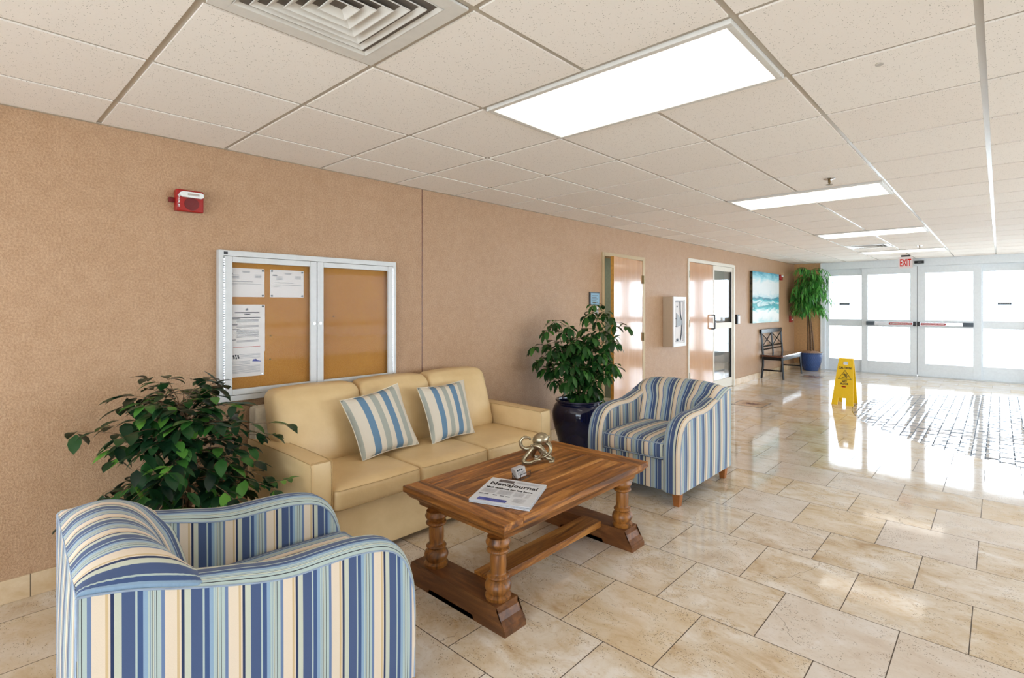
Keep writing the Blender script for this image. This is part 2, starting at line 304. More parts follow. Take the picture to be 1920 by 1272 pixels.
# ---------------------------------------------------------------- mesh helpers
class B:
    def __init__(s): s.bm = bmesh.new(); s.uv = s.bm.loops.layers.uv.new('UVMap'); s.tint = s.bm.faces.layers.float.new('tint_f'); s.t = 0.5
    def face(s, pts, uvs=None, mi=0):
        vs = [s.bm.verts.new(p) for p in pts]
        f = s.bm.faces.new(vs); f.material_index = mi; f[s.tint] = s.t
        if uvs:
            for l, u in zip(f.loops, uvs): l[s.uv].uv = u
        return f
    def grid(s, P, UV=None, mi=0, closeu=False, closev=False):
        nu, nv = len(P), len(P[0])
        V = [[s.bm.verts.new(p) for p in row] for row in P]
        for i in range(nu if closeu else nu - 1):
            for j in range(nv if closev else nv - 1):
                i2, j2 = (i + 1) % nu, (j + 1) % nv
                try: f = s.bm.faces.new((V[i][j], V[i2][j], V[i2][j2], V[i][j2]))
                except ValueError: continue
                f.material_index = mi; f[s.tint] = s.t
                if UV:
                    for l, (a, b) in zip(f.loops, ((i, j), (i + 1 if closeu else i2, j), (i + 1 if closeu else i2, j + 1 if closev else j2), (i, j + 1 if closev else j2))):
                        l[s.uv].uv = UV[a % len(UV)][b % len(UV[0])]
        return V
    def box(s, x0, x1, y0, y1, z0, z1, r=0.0, seg=2, mi=0, rot=None, piv=None):
        r = min(r, abs(x1 - x0) * .49, abs(y1 - y0) * .49, abs(z1 - z0) * .49)
        n0 = len(s.bm.verts)
        tmp = bmesh.new(); bmesh.ops.create_cube(tmp, size=1)
        for v in tmp.verts: v.co = Vector(((x0 + x1) / 2 + v.co.x * (x1 - x0), (y0 + y1) / 2 + v.co.y * (y1 - y0), (z0 + z1) / 2 + v.co.z * (z1 - z0)))
        if r > 0: bmesh.ops.bevel(tmp, geom=tmp.edges[:], offset=r, segments=seg, affect='EDGES', profile=0.5)
        if rot is not None:
            c = Vector(piv) if piv is not None else Vector(((x0 + x1) / 2, (y0 + y1) / 2, (z0 + z1) / 2))
            for v in tmp.verts: v.co = rot @ (v.co - c) + c
        s.merge(tmp, mi)
    def merge(s, tmp, mi=0):
        mp = {v: s.bm.verts.new(v.co) for v in tmp.verts}
        for f in tmp.faces:
            try: g = s.bm.faces.new([mp[v] for v in f.verts]); g.material_index = mi; g[s.tint] = s.t
            except ValueError: pass
        tmp.free()
    def lathe(s, cx, cy, prof, n=32, mi=0, cap=True, ax='z'):
        P = []
        for (r, z) in prof:
            P.append([(cx + r * math.cos(2 * math.pi * k / n), cy + r * math.sin(2 * math.pi * k / n), z) for k in range(n)])
        V = s.grid(P, closev=True, mi=mi)
        if cap:
            for row in (V[0][::-1], V[-1]):
                try: f = s.bm.faces.new(row); f.material_index = mi; f[s.tint] = s.t
                except ValueError: pass
    def cyl(s, a, b, r, r2=None, n=16, mi=0): s.tube([a, b], [r, r if r2 is None else r2], n, mi)
    def tube(s, path, rad, n=8, mi=0, closed=False, cap=True):
        path = [Vector(p) for p in path]; m = len(path)
        if not isinstance(rad, (list, tuple)): rad = [rad] * m
        rows = []; up = None
        for i, p in enumerate(path):
            a = path[i - 1] if (i > 0 or closed) else p; b = path[(i + 1) % m] if (i < m - 1 or closed) else p
            t = (b - a)
            if t.length < 1e-9: t = Vector((0, 0, 1))
            t.normalize()
            if up is None:
                up = Vector((0, 0, 1)) if abs(t.z) < .9 else Vector((1, 0, 0))
            sd = t.cross(up)
            if sd.length < 1e-6: sd = t.orthogonal()
            sd.normalize(); up = sd.cross(t).normalized()
            rows.append([tuple(p + (sd * math.cos(2 * math.pi * k / n) + up * math.sin(2 * math.pi * k / n)) * rad[i]) for k in range(n)])
        V = s.grid(rows, closev=True, closeu=closed, mi=mi)
        if not closed and cap:
            for row in (V[0][::-1], V[-1]):
                try: f = s.bm.faces.new(row); f.material_index = mi; f[s.tint] = s.t
                except ValueError: pass
    def sphere(s, c, r, sc=(1, 1, 1), n=12, mi=0, rot=None):
        tmp = bmesh.new(); bmesh.ops.create_uvsphere(tmp, u_segments=n, v_segments=max(4, n // 2 + 1), radius=r)
        for v in tmp.verts:
            q = Vector((v.co.x * sc[0], v.co.y * sc[1], v.co.z * sc[2]))
            if rot is not None: q = rot @ q
            v.co = q + Vector(c)
        s.merge(tmp, mi)
    def prism(s, poly, ax, a, b, mi=0):
        """poly: 2d points in the other two axes order (x,y,z minus ax)"""
        def P(u, v, w_):
            return {'x': (w_, u, v), 'y': (u, w_, v), 'z': (u, v, w_)}[ax]
        A = [s.bm.verts.new(P(u, v, a)) for u, v in poly]; C = [s.bm.verts.new(P(u, v, b)) for u, v in poly]
        n = len(poly)
        for fv in [A[::-1], C] + [[A[i], A[(i + 1) % n], C[(i + 1) % n], C[i]] for i in range(n)]:
            f = s.bm.faces.new(fv); f.material_index = mi; f[s.tint] = s.t
    def soft(s, x0, x1, y0, y1, z0, z1, r, puff=(0, 0, 0), n=(10, 10, 4), uvax=None, xf=None, corner=0.0, mi=0, uvoff=0.0):
        """rounded, subdivided, puffed box; uvax gives stripe axis"""
        tmp = bmesh.new(); uvl = tmp.loops.layers.uv.new('UVMap')
        h = Vector(((x1 - x0) / 2, (y1 - y0) / 2, (z1 - z0) / 2)); c = Vector(((x0 + x1) / 2, (y0 + y1) / 2, (z0 + z1) / 2))
        vd = {}
        def vert(i, j, k):
            key = (i, j, k)
            if key not in vd:
                e = lambda q, m: math.copysign(abs(q / m * 2 - 1) ** 0.8, q / m * 2 - 1)
                u = Vector((e(i, n[0]), e(j, n[1]), e(k, n[2])))
                p = Vector((u.x * h.x, u.y * h.y, u.z * h.z))
                inn = Vector((max(-h.x + r, min(h.x - r, p.x)), max(-h.y + r, min(h.y - r, p.y)), max(-h.z + r, min(h.z - r, p.z))))
                d = p - inn
                if d.length > 1e-9: p = inn + d.normalized() * r
                cx_, cy_, cz_ = 1 - u.x ** 2, 1 - u.y ** 2, 1 - u.z ** 2
                p.x += puff[0] * u.x * cy_ * cz_; p.y += puff[1] * u.y * cx_ * cz_
                pz = puff[2] * (cx_ * cy_) ** 0.6 if cx_ * cy_ > 0 else 0
                p.z += pz * (1 if u.z > 0 else -0.3) * abs(u.z)
                q = p + c
                raw = q.copy()
                if xf: q = xf @ q if isinstance(xf, Matrix) else xf(q)
                vd[key] = (tmp.verts.new(q), raw)
            return vd[key]
        quads = []
        for i in range(n[0]):
            for j in range(n[1]):
                quads += [[(i, j, 0), (i, j + 1, 0), (i + 1, j + 1, 0), (i + 1, j, 0)], [(i, j, n[2]), (i + 1, j, n[2]), (i + 1, j + 1, n[2]), (i, j + 1, n[2])]]
        for i in range(n[0]):
            for k in range(n[2]):
                quads += [[(i, 0, k), (i + 1, 0, k), (i + 1, 0, k + 1), (i, 0, k + 1)], [(i, n[1], k), (i, n[1], k + 1), (i + 1, n[1], k + 1), (i + 1, n[1], k)]]
        for j in range(n[1]):
            for k in range(n[2]):
                quads += [[(0, j, k), (0, j, k + 1), (0, j + 1, k + 1), (0, j + 1, k)], [(n[0], j, k), (n[0], j + 1, k), (n[0], j + 1, k + 1), (n[0], j, k + 1)]]
        mp = {}
        for q in quads:
            vs = []
            for key in q:
                v, raw = vert(*key)
                if key not in mp: mp[key] = s.bm.verts.new(v.co)
                vs.append((mp[key], raw))
            f = s.bm.faces.new([a for a, _ in vs]); f.material_index = mi; f[s.tint] = s.t
            if uvax is not None:
                for l, (_, raw) in zip(f.loops, vs): l[s.uv].uv = (raw[uvax] / STR + uvoff, raw[(uvax + 1) % 3])
        tmp.free()
STR = 0.147
def wloc(o):
    v = Vector((0, 0, 0))
    while o: v += o.location; o = o.parent
    return v
def finish(name, b, mats, parent=None, smooth=40, world=True):
    bm = b.bm if isinstance(b, B) else b
    me = bpy.data.meshes.new(name)
    if world and parent:
        off = wloc(parent)
        for v in bm.verts: v.co -= off
    bmesh.ops.recalc_face_normals(bm, faces=bm.faces[:]) if smooth != 'keep' else None
    tl = bm.faces.layers.float.get('tint_f'); tv = [f[tl] for f in bm.faces] if tl else None
    bm.to_mesh(me)
    if tl:
        a = me.attributes.get('tint_f')
        if a: me.attributes.remove(a)
        at = me.attributes.new('tint', 'FLOAT', 'FACE'); at.data.foreach_set('value', tv)
    bm.free()
    for m in (mats if isinstance(mats, (list, tuple)) else [mats]): me.materials.append(m)
    me.polygons.foreach_set('use_smooth', [True] * len(me.polygons))
    if smooth != 'keep': me.set_sharp_from_angle(angle=R(smooth))
    o = bpy.data.objects.new(name, me); COL.objects.link(o)
    if parent: o.parent = parent
    if smooth != 'keep':
        md = o.modifiers.new('flat_face_normals', 'WEIGHTED_NORMAL'); md.keep_sharp = True; md.weight = 60
    return o
def part(name, b, mats, parent, **k): return finish(name, b, mats, parent, **k)
def tag(o, label, cat, group=None, kind=None):
    if label: o['label'] = label
    if cat: o['category'] = cat
    if group: o['group'] = group
    if kind: o['kind'] = kind
    return o
def thing(name, label, cat, loc=(0, 0, 0), group=None, kind=None):
    o = bpy.data.objects.new(name, None); COL.objects.link(o); o.location = loc; o.empty_display_size = 0.1
    return tag(o, label, cat, group, kind)
def recentre(o, loc):
    """move a single-mesh thing's origin to its base"""
    v = Vector(loc)
    o.data.transform(Matrix.Translation(-v)); o.location = v
    return o
def single(name, b, mats, loc, label, cat, group=None, kind=None, **k):
    o = finish(name, b, mats, **k); recentre(o, loc); return tag(o, label, cat, group, kind)
def struct(name, b, mats, **k):
    o = finish(name, b, mats, **k); o['kind'] = 'structure'; return o
def sempty(name, loc): return thing(name, None, None, loc, kind='structure')
def bx(*a, **k):
    b = B(); b.box(*a, **k); return b
def copy_tree(o, loc=None, rz=None, parent=None):
    c = o.copy(); COL.objects.link(c)
    if parent: c.parent = parent; c.matrix_parent_inverse = o.matrix_parent_inverse.copy()
    if loc is not None: c.location = loc
    if rz is not None: c.rotation_euler = (0, 0, rz)
    for ch in list(o.children): copy_tree(ch, parent=c)
    return c
def text(name, s_, size, mat, parent, mtx, width=None, align='CENTER', thick=0.0004, bold=0.0, spacing=1.0, squash=1.0):
    cu = bpy.data.curves.new(name, 'FONT'); cu.body = s_; cu.size = size; cu.align_x = align; cu.align_y = 'CENTER'
    cu.extrude = thick; cu.offset = bold; cu.space_character = spacing; cu.resolution_u = 3
    ob = bpy.data.objects.new(name, cu); COL.objects.link(ob)
    bpy.context.view_layer.update()
    me = bpy.data.meshes.new_from_object(ob.evaluated_get(bpy.context.evaluated_depsgraph_get()))
    bpy.data.objects.remove(ob)
    if width:
        xs = [v.co.x for v in me.vertices]; wdt = max(xs) - min(xs)
        me.transform(Matrix.Diagonal((width / wdt, squash, 1, 1)))
    me.transform(mtx)
    if parent: me.transform(Matrix.Translation(-wloc(parent)))
    me.materials.clear(); me.materials.append(mat)
    o = bpy.data.objects.new(name, me); COL.objects.link(o)
    if parent: o.parent = parent
    return o
def frame_mtx(origin, right, up):
    r = Vector(right).normalized(); u = Vector(up).normalized(); n = r.cross(u)
    return Matrix(((r.x, u.x, n.x, origin[0]), (r.y, u.y, n.y, origin[1]), (r.z, u.z, n.z, origin[2]), (0, 0, 0, 1)))
def catmull(pts, m=6):
    P = [Vector(p) for p in pts]; out = []
    for i in range(len(P) - 1):
        p0 = P[max(0, i - 1)]; p1 = P[i]; p2 = P[i + 1]; p3 = P[min(len(P) - 1, i + 2)]
        for k in range(m):
            t = k / m
            out.append(0.5 * ((2 * p1) + (p2 - p0) * t + (2 * p0 - 5 * p1 + 4 * p2 - p3) * t * t + (3 * p1 - p0 - 3 * p2 + p3) * t ** 3))
    out.append(P[-1]); return out

# ================================================================ the room
D1 = (5.30, 6.235, 2.045); D2 = (7.62, 9.44, 2.125)
struct('floor', bx(-3.2, XR + .2, -3.2, YEND + .1, -0.1, 0.0), M['floor'])
b = B(); b.box(-0.2, XR + .2, -3.2, YEND + .25, CEIL + 0.014, CEIL + 0.12)
xs_ = [0.0] + [0.452 + .6096 * i for i in range(13)] + [XR]; ys_ = [-3.0] + [0.537 + .6096 * j for j in range(-5, 21)] + [YEND - .1]
FIT = [(2, 2), (3, 2), (2, 7), (3, 7), (2, 12), (3, 12), (2, 17), (3, 17), (2, -3), (3, -3), (2, 0), (2, 15)]
for i in range(len(xs_) - 1):
    for j in range(len(ys_) - 1):
        if (i - 1, j - 6) in FIT: continue
        x0, x1, y0, y1 = xs_[i] + (.012 if i else .002), xs_[i + 1] - .012, ys_[j] + .012, ys_[j + 1] - .012
        if x1 - x0 > .01 and y1 - y0 > .01: b.box(x0, x1, y0, y1, CEIL, CEIL + .016)
struct('ceiling', b, M['ctile'])
b = B()
for i in range(-1, 13):
    x = 0.452 + 0.6096 * i
    if x > 0.02: b.box(x - .012, x + .012, -3.0, YEND - .1, CEIL + .0055, CEIL + .014)
for j in range(-5, 21):
    y = 0.537 + 0.6096 * j
    b.box(0.0, XR, y - .0118, y + .0118, CEIL + .0062, CEIL + .014)
b.box(0.0, 0.02, -3, 13.2, CEIL - .002, CEIL + .01)
struct('trim_1', b, M['tbar'])
b = B()
t_ = 0.14
b.box(-t_, 0, -3.2, D1[0], 0, CEIL + .1); b.box(-t_, 0, D1[1], D2[0], 0, CEIL + .1); b.box(-t_, 0, D2[1], 13.2, 0, CEIL + .1)
b.box(-t_, 0, D1[0], D1[1], D1[2], CEIL + .1); b.box(-t_, 0, D2[0], D2[1], D2[2], CEIL + .1)
struct('wall_left', b, M['wall'])
b = B(); b.box(-t_, 0.565, 13.2, 13.36, 0, CEIL + .1); b.box(6.02, XR + .1, 13.2, 13.36, 0, CEIL + .1)
struct('wall_back', b, M['wall_plain'])
b = B(); b.box(-t_, .7, -3.15, -3.0, 0, CEIL + .1); b.box(7.1, XR + .1, -3.15, -3.0, 0, CEIL + .1); b.box(.7, 7.1, -3.15, -3.0, 0, .22); b.box(.7, 7.1, -3.15, -3.0, 2.25, CEIL + .1)
struct('wall_front', b, M['wall'])
for k in range(4):  # unseen windows behind the camera, added to let in light
    x0 = .7 + 1.6 * k; e = sempty('window_%d' % (k + 10), (x0 + .8, -3.08, .22)); f = B()
    f.box(x0, x0 + .06, -3.11, -3.04, .22, 2.25); f.box(x0 + 1.54, x0 + 1.6, -3.11, -3.04, .22, 2.25); f.box(x0, x0 + 1.6, -3.11, -3.04, .22, .29); f.box(x0, x0 + 1.6, -3.11, -3.04, 2.18, 2.25)
    part('window_frame', f, M['alu_door'], e)
b = B(); b.box(XR, XR + .12, -3.1, 13.3, 0, 0.22); b.box(XR, XR + .12, -3.1, 13.3, 2.25, CEIL + .1)
wy = [-3.1, -1.2, 1.0, 3.2, 5.4, 7.6, 9.8, 12.4, 13.3]
b.box(XR, XR + .12, -3.1, 3.2, 0, CEIL); b.box(XR, XR + .12, 12.4, 13.3, 0, CEIL)
struct('wall_right', b, M['wall_far'])
for k in range(4):  # unseen windows on the right, added as light sources
    y0 = 3.2 + k * 2.3; y1 = y0 + 2.3
    e = sempty('window_%d' % (k + 3), (XR + .06, (y0 + y1) / 2, .22))
    f = B(); f.box(XR + .02, XR + .09, y0, y0 + .06, .22, 2.25); f.box(XR + .02, XR + .09, y1 - .06, y1, .22, 2.25)
    f.box(XR + .02, XR + .09, y0, y1, .22, .30); f.box(XR + .02, XR + .09, y0, y1, 2.17, 2.25); f.box(XR + .02, XR + .09, y0, y1, .98, 1.06)
    part('window_frame', f, M['alu_door'], e)
struct('trim_2', bx(0.0, 0.0015, 2.628, 2.634, 0.115, CEIL), M['medal_dark'])
b = B()
for a, c in ((-3.0, D1[0] - .03), (D1[1] + .04, D2[0] - .02), (D2[1] + .04, 13.2)): b.box(0, .012, a, c, 0, .112, r=.002, seg=1)
struct('baseboard_left', b, M['bb'])
struct('baseboard_back', bx(0.012, .56, 13.188, 13.2, 0, .112, r=.002), M['bb'])

# ---- rooms behind the two side doors
b = B()
b.box(-3.0, -.14, 4.6, 4.7, 0, 2.5); b.box(-1.5, -1.4, 4.6, 6.9, 0, 2.5); b.box(-3.0, -.14, 6.9, 7.0, 0, 2.5); b.box(-3.0, -.14, 4.6, 7.0, 2.42, 2.5)
struct('wall_closet', b, M['interior'])
b = B(); b.box(-3.1, -3.0, 7.0, 13.3, 0, 2.5); b.box(-3.0, -.14, 13.1, 13.2, 0, .25); b.box(-3.0, -.14, 13.1, 13.2, 2.3, 2.5); b.box(-3.0, -2.8, 13.1, 13.2, 0, 2.5); b.box(-.5, -.14, 13.1, 13.2, 0, 2.5); b.box(-3.1, -.14, 7.0, 13.2, 2.42, 2.5)
struct('wall_side_room', b, M['wall_far'])
struct('trim_3', bx(-.95, -.5, 10.9, 11.6, 1.78, 2.42), M['interior'])
e = sempty('window_9', (-1.65, 13.15, .25))
f = B(); f.box(-2.8, -.5, 13.12, 13.17, .25, .31); f.box(-2.8, -.5, 13.12, 13.17, 2.24, 2.3); f.box(-2.8, -.5, 13.12, 13.17, 1.0, 1.06); f.box(-1.7, -1.64, 13.12, 13.17, .25, 2.3)
part('window_frame', f, M['white'], e)
portal('side_room_daylight', (-1.65, 13.22, 1.3), (R(-90), 0, 0), 2.3, 2.0)
def room_fill(name, loc, sz, pw, col=(1, .96, .9)):  # added fill light for a room behind a side door
    l = bpy.data.lights.new(name, 'AREA'); l.size = sz; l.energy = pw; l.color = col
    o = bpy.data.objects.new(name, l); COL.objects.link(o); o.location = loc
room_fill('closet_fill', (-.75, 5.8, 2.40), .6, 30)  # unseen fill, added to lift the interior behind the ajar door
room_fill('side_room_fill', (-1.6, 10.0, 2.40), 1.2, 120)  # unseen fill, added to brighten the view through the glazed leaf
t = thing('side_table', 'small teal painted table standing behind the glass door', 'table', (-.75, 10.1, 0))
part('tabletop', bx(-1.1, -.40, 9.55, 10.55, .49, .55, r=.006), M['teal'], t)
for sx in (-1.06, -.44):
    for sy in (9.98 - .36, 9.98 + .5): part('leg', bx(sx - .025, sx + .025, sy - .025, sy + .025, 0, .49, r=.004), M['teal'], t)
part('stretcher', bx(-.455, -.425, 9.62, 10.48, .17, .20), M['teal'], t)

# ---- door 1: wood leaf standing slightly ajar
e = sempty('door_1', (0, 5.77, 0))
b = B()
y0, y1, z1 = D1
b.box(-.145, .012, y0 - .035, y0 + .012, 0, z1 + .035, r=.003); b.box(-.145, .012, y1 - .012, y1 + .045, 0, z1 + .035, r=.003); b.box(-.145, .012, y0, y1, z1 - .012, z1 + .035, r=.003)
part('door_frame', b, M['door_frame'], e)
th = R(7.5); hinge = Vector((0.008, y1 - .018, 0)); rot = Matrix.Rotation(th, 4, 'Z')
W = .885
def dl(x0, x1, a0, a1, z0, z1_, mat, name, par, r=.002):
    b = B(); b.box(x0, x1, -a1, -a0, z0, z1_, r=r)
    for v in b.bm.verts: v.co = hinge + rot @ v.co
    return part(name, b, mat, par)
lf = dl(-.044, 0.0, 0, W, .008, z1 - .018, M['door_wood'], 'door_leaf', e)
dl(-.0435, -.0005, W - .001, W + .001, .010, z1 - .02, M['door_edge'], 'leaf_edge', e, r=0)
for hz in (1.78, 1.02, .22):
    b = B(); b.cyl((.020, y1 - .012, hz - .055), (.020, y1 - .012, hz + .055), .009, n=10); b.box(.0, .016, y1 - .045, y1 - .012, hz - .055, hz + .055)
    part('hinge', b, M['brass'], e)
# exit hardware inside
single('wall_plate', bx(-1.4, -1.388, 5.95, 6.05, 1.2, 1.4, r=.003), M['white_plastic'], (-1.39, 6.0, 1.2), 'pale switch plate seen through the gap of the wooden door', 'switch')
# ---- door 2: solid leaf plus glazed leaf
e = sempty('door_2', (0, 8.5, 0)); y0, y1, z1 = D2
b = B()
b.box(-.145, .014, y0 - .03, y0 + .012, 0, z1 + .035, r=.003); b.box(-.145, .014, y1 - .012, y1 + .05, 0, z1 + .035, r=.003); b.box(-.145, .014, y0, y1, z1 - .012, z1 + .04, r=.003)
part('door_frame', b, [M['door_frame_light']], e)
ym = 8.565
lf = part('door_leaf', bx(-.05, -.006, y0 + .014, ym, .008, z1 - .015, r=.002), M['door_wood'], e)
b = B(); b.tube(catmull([(-.006, ym - .06, 1.05), (.045, ym - .06, 1.055), (.05, ym - .06, 1.08), (.05, ym - .06, 1.25), (.045, ym - .06, 1.275), (-.006, ym - .06, 1.28)], 4), .011, 8)
h_ = part('handle', b, M['dark_grey'], lf)
for hz in (1.92, 1.16, .35):
    part('hinge', bx(-.006, .018, y0 + .005, y0 + .03, hz - .055, hz + .055, r=.003), M['brass'], e)
gl = part('glazed_leaf', (lambda b: (b.box(-.05, -.006, ym + .006, ym + .055, .01, z1 - .015), b.box(-.05, -.006, y1 - .065, y1 - .014, .01, z1 - .015), b.box(-.05, -.006, ym + .055, y1 - .065, .01, .16), b.box(-.05, -.006, ym + .055, y1 - .065, z1 - .09, z1 - .015), b.box(-.045, .0, ym + .055, y1 - .065, 1.04, 1.14), b)[-1])(B()), M['door_frame_light'], e)
part('glass', bx(-.031, -.025, ym + .05, y1 - .06, .15, z1 - .08), M['glass'], gl)
part('door_gasket', bx(-.028, -.004, y1 - .078, y1 - .066, .16, z1 - .09), M['black'], gl)

# ---- entrance front: sidelites, two sliding leaves, header
Y0 = 13.3
b = B()
b.box(.565, 6.02, 13.2, 13.36, 2.24, CEIL + .03, r=.003)
b.box(.565, .635, 13.2, 13.36, 0, 2.25, r=.003); b.box(3.975, 4.05, 13.2, 13.36, 0, 2.25, r=.003); b.box(5.95, 6.02, 13.2, 13.36, 0, 2.25, r=.003)
struct('trim_4', b, M['alu_door'])
struct('trim_5', bx(.5, 4.05, 13.13, 13.4, 0, .006, r=.002), M['alu'])
struct('trim_6', bx(.548, .566, 13.17, 13.2, 0, CEIL, r=.001), M['white'])
def leafdoor(name, x0, x1, yc, gl0, gl1, zb=.262, zm0=.99, zm1=1.142, zt=2.095, zbase=.006):
    e = sempty(name, ((x0 + x1) / 2, yc, 0))
    f = B(); d = .022
    f.box(x0, gl0, yc - d, yc + d, zbase, 2.238, r=.003); f.box(gl1, x1, yc - d, yc + d, zbase, 2.238, r=.003)
    f.box(gl0, gl1, yc - d, yc + d, zbase, zb, r=.003); f.box(gl0, gl1, yc - d, yc + d, zm0, zm1, r=.003); f.box(gl0, gl1, yc - d, yc + d, zt, 2.238, r=.003)
    fr = part('window_frame' if 'window' in name else 'door_frame', f, M['alu_door'], e)
    g = B(); g.box(gl0 - .01, gl1 + .01, yc - .003, yc + .003, zb - .01, zm0 + .01); part('glass', g, M['glass'], e)
    g = B(); g.box(gl0 - .01, gl1 + .01, yc - .003, yc + .003, zm1 - .01, zt + .01); part('glass', g, M['glass'], e)
    return e
wl = leafdoor('window_1', .635, 1.385, 13.305, .70, 1.322)
wr = leafdoor('window_2', 3.225, 3.975, 13.305, 3.318, 3.915)
leafdoor('window_14', 4.05, 5.95, 13.305, 4.12, 5.88)  # unseen glazing, added to whiten door reflections and brighten the far end
dL = leafdoor('door_3', 1.337, 2.300, 13.245, 1.448, 2.188, zbase=.008)
dR = leafdoor('door_4', 2.308, 3.291, 13.245, 2.436, 3.173, zbase=.008)
for e, cx in ((wl, 1.0), (wr, 3.62)):
    d = part('decal', bx(cx - .1, cx + .1, 13.298, 13.3005, 1.45, 1.497), M['dark_grey'], e)
    b = B()
    for k in range(7): b.box(cx - .085 + k * .024, cx - .085 + k * .024 + .016, 13.2972, 13.2982, 1.466, 1.482)
    part('lettering', b, M['grey_mid'], d)
struct('trim_7', bx(2.299, 2.309, 13.236, 13.256, .03, 2.24), M['black'])
for e, x0, x1, redc, dk in ((dL, 1.43, 2.28, (1.83, 2.24), (1.43, 1.58)), (dR, 2.33, 3.18, (2.36, 2.77), (3.02, 3.18))):
    bar = part('push_bar', bx(x0, x1, 13.155, 13.205, 1.03, 1.098, r=.008), M['alu_bright'], e)
    part('bar_housing', bx(dk[0], dk[1], 13.148, 13.222, 1.024, 1.104, r=.006), M['dark_grey'], bar)
    ex = 2.262 if e is dL else 2.336
    part('bar_bracket', bx(ex - .02, ex + .02, 13.148, 13.222, 1.018, 1.11, r=.005), M['black'], bar)
    b = B(); c_ = []
    for k in range(24):
        a = 2 * math.pi * k / 24; hw = (redc[1] - redc[0]) / 2 - .025
        c_.append(((redc[0] + redc[1]) / 2 + (hw if math.cos(a) > 0 else -hw) + .022 * math.cos(a), 1.064 + .022 * math.sin(a)))
    b.prism(c_, 'y', 13.151, 13.156); st = part('warning_strip', b, M['red'], bar)
    text('lettering', 'IN EMERGENCY PUSH TO OPEN', .028, M['paper'], bar, frame_mtx(((redc[0] + redc[1]) / 2, 13.150, 1.064), (1, 0, 0), (0, 0, 1)), width=.35, bold=.0006)
t = thing('door_sensor', 'small black motion sensor above the meeting of the entrance doors', 'sensor', (2.34, 13.19, 2.29))
part('housing', bx(2.262, 2.42, 13.14, 13.2, 2.288, 2.345, r=.008), M['black'], t)
part('lens', bx(2.32, 2.385, 13.134, 13.141, 2.308, 2.324, r=.003), M['grey_mid'], t)
# exit sign
t = thing('exit_sign', 'illuminated white exit sign with red letters hanging above the entrance', 'sign', (2.222, 12.2, CEIL))
part('canopy', bx(2.155, 2.295, 12.17, 12.23, CEIL - .03, CEIL - .002, r=.003), M['black'], t)
sf = part('sign_box', bx(2.115, 2.33, 12.18, 12.22, 2.148, CEIL - .03, r=.004), M['exit_face'], t)
text('lettering', 'EXIT', .2, M['exit_red'], sf, frame_mtx((2.222, 12.176, 2.245), (1, 0, 0), (0, 0, 1)), width=.175, bold=.004, squash=.95)
# outside
struct('floor_outside', bx(-12, 20, 13.42, 40, -.14, -.02), M['concrete'])
struct('floor_outside_south', bx(-12, 24, -20, -10, -.14, -.02), M['concrete'])
struct('floor_outside_rear', bx(-6, 8.1, -10, -3.25, -.14, -.02), M['concrete'])
struct('floor_outside_east', bx(8.2, 24, -10, 13.4, -.14, -.02), M['concrete'])
t = thing('porch_railing', 'pale railing standing outside beyond the glass entrance', 'railing', (4.0, 18.0, 0))
b = B(); b.box(-2, 10, 17.97, 18.03, .95, 1.0); b.box(-2, 10, 17.98, 18.02, .12, .16); part('rail', b, M['rail'], t)
b = B()
for k in range(60): b.box(-1.95 + k * .2, -1.93 + k * .2, 17.99, 18.01, -.02, .96)
part('baluster', b, M['rail'], t)['kind'] = 'stuff'

# ================================================================ ceiling fittings
def gx(i): return .452 + .6096 * i
def gy(j): return .537 + .6096 * j
def light(i, j, label, group=None):
    x0, x1, y0, y1 = gx(i) + .012, gx(i + 2) - .012, gy(j) + .012, gy(j + 1) - .012
    t = thing('ceiling_light', label, 'ceiling light', ((x0 + x1) / 2, (y0 + y1) / 2, CEIL), group)
    f = B(); z0, z1_ = CEIL - .012, CEIL + .02; q = .026
    f.box(x0, x1, y0, y0 + q, z0, z1_, r=.003); f.box(x0, x1, y1 - q, y1, z0, z1_, r=.003); f.box(x0, x0 + q, y0 + q, y1 - q, z0, z1_, r=.003); f.box(x1 - q, x1, y0 + q, y1 - q, z0, z1_, r=.003)
    part('frame', f, M['white'], t)
    part('diffuser', bx(x0 + q - .002, x1 - q + .002, y0 + q - .002, y1 - q + .002, CEIL - .006, CEIL + .002), M['panel'], t)
    return t
light(2, 2, 'large bright rectangular ceiling light nearest the front, above the striped armchair')
light(2, 7, 'rectangular ceiling light just behind the ceiling sprinkler, second in the row')
light(2, 12, 'narrow looking ceiling light between the sprinkler light and the far air vent')
light(2, 17, 'farthest lit ceiling panel, just in front of the exit sign')
light(2, -3, 'lit ceiling panel behind the viewer')
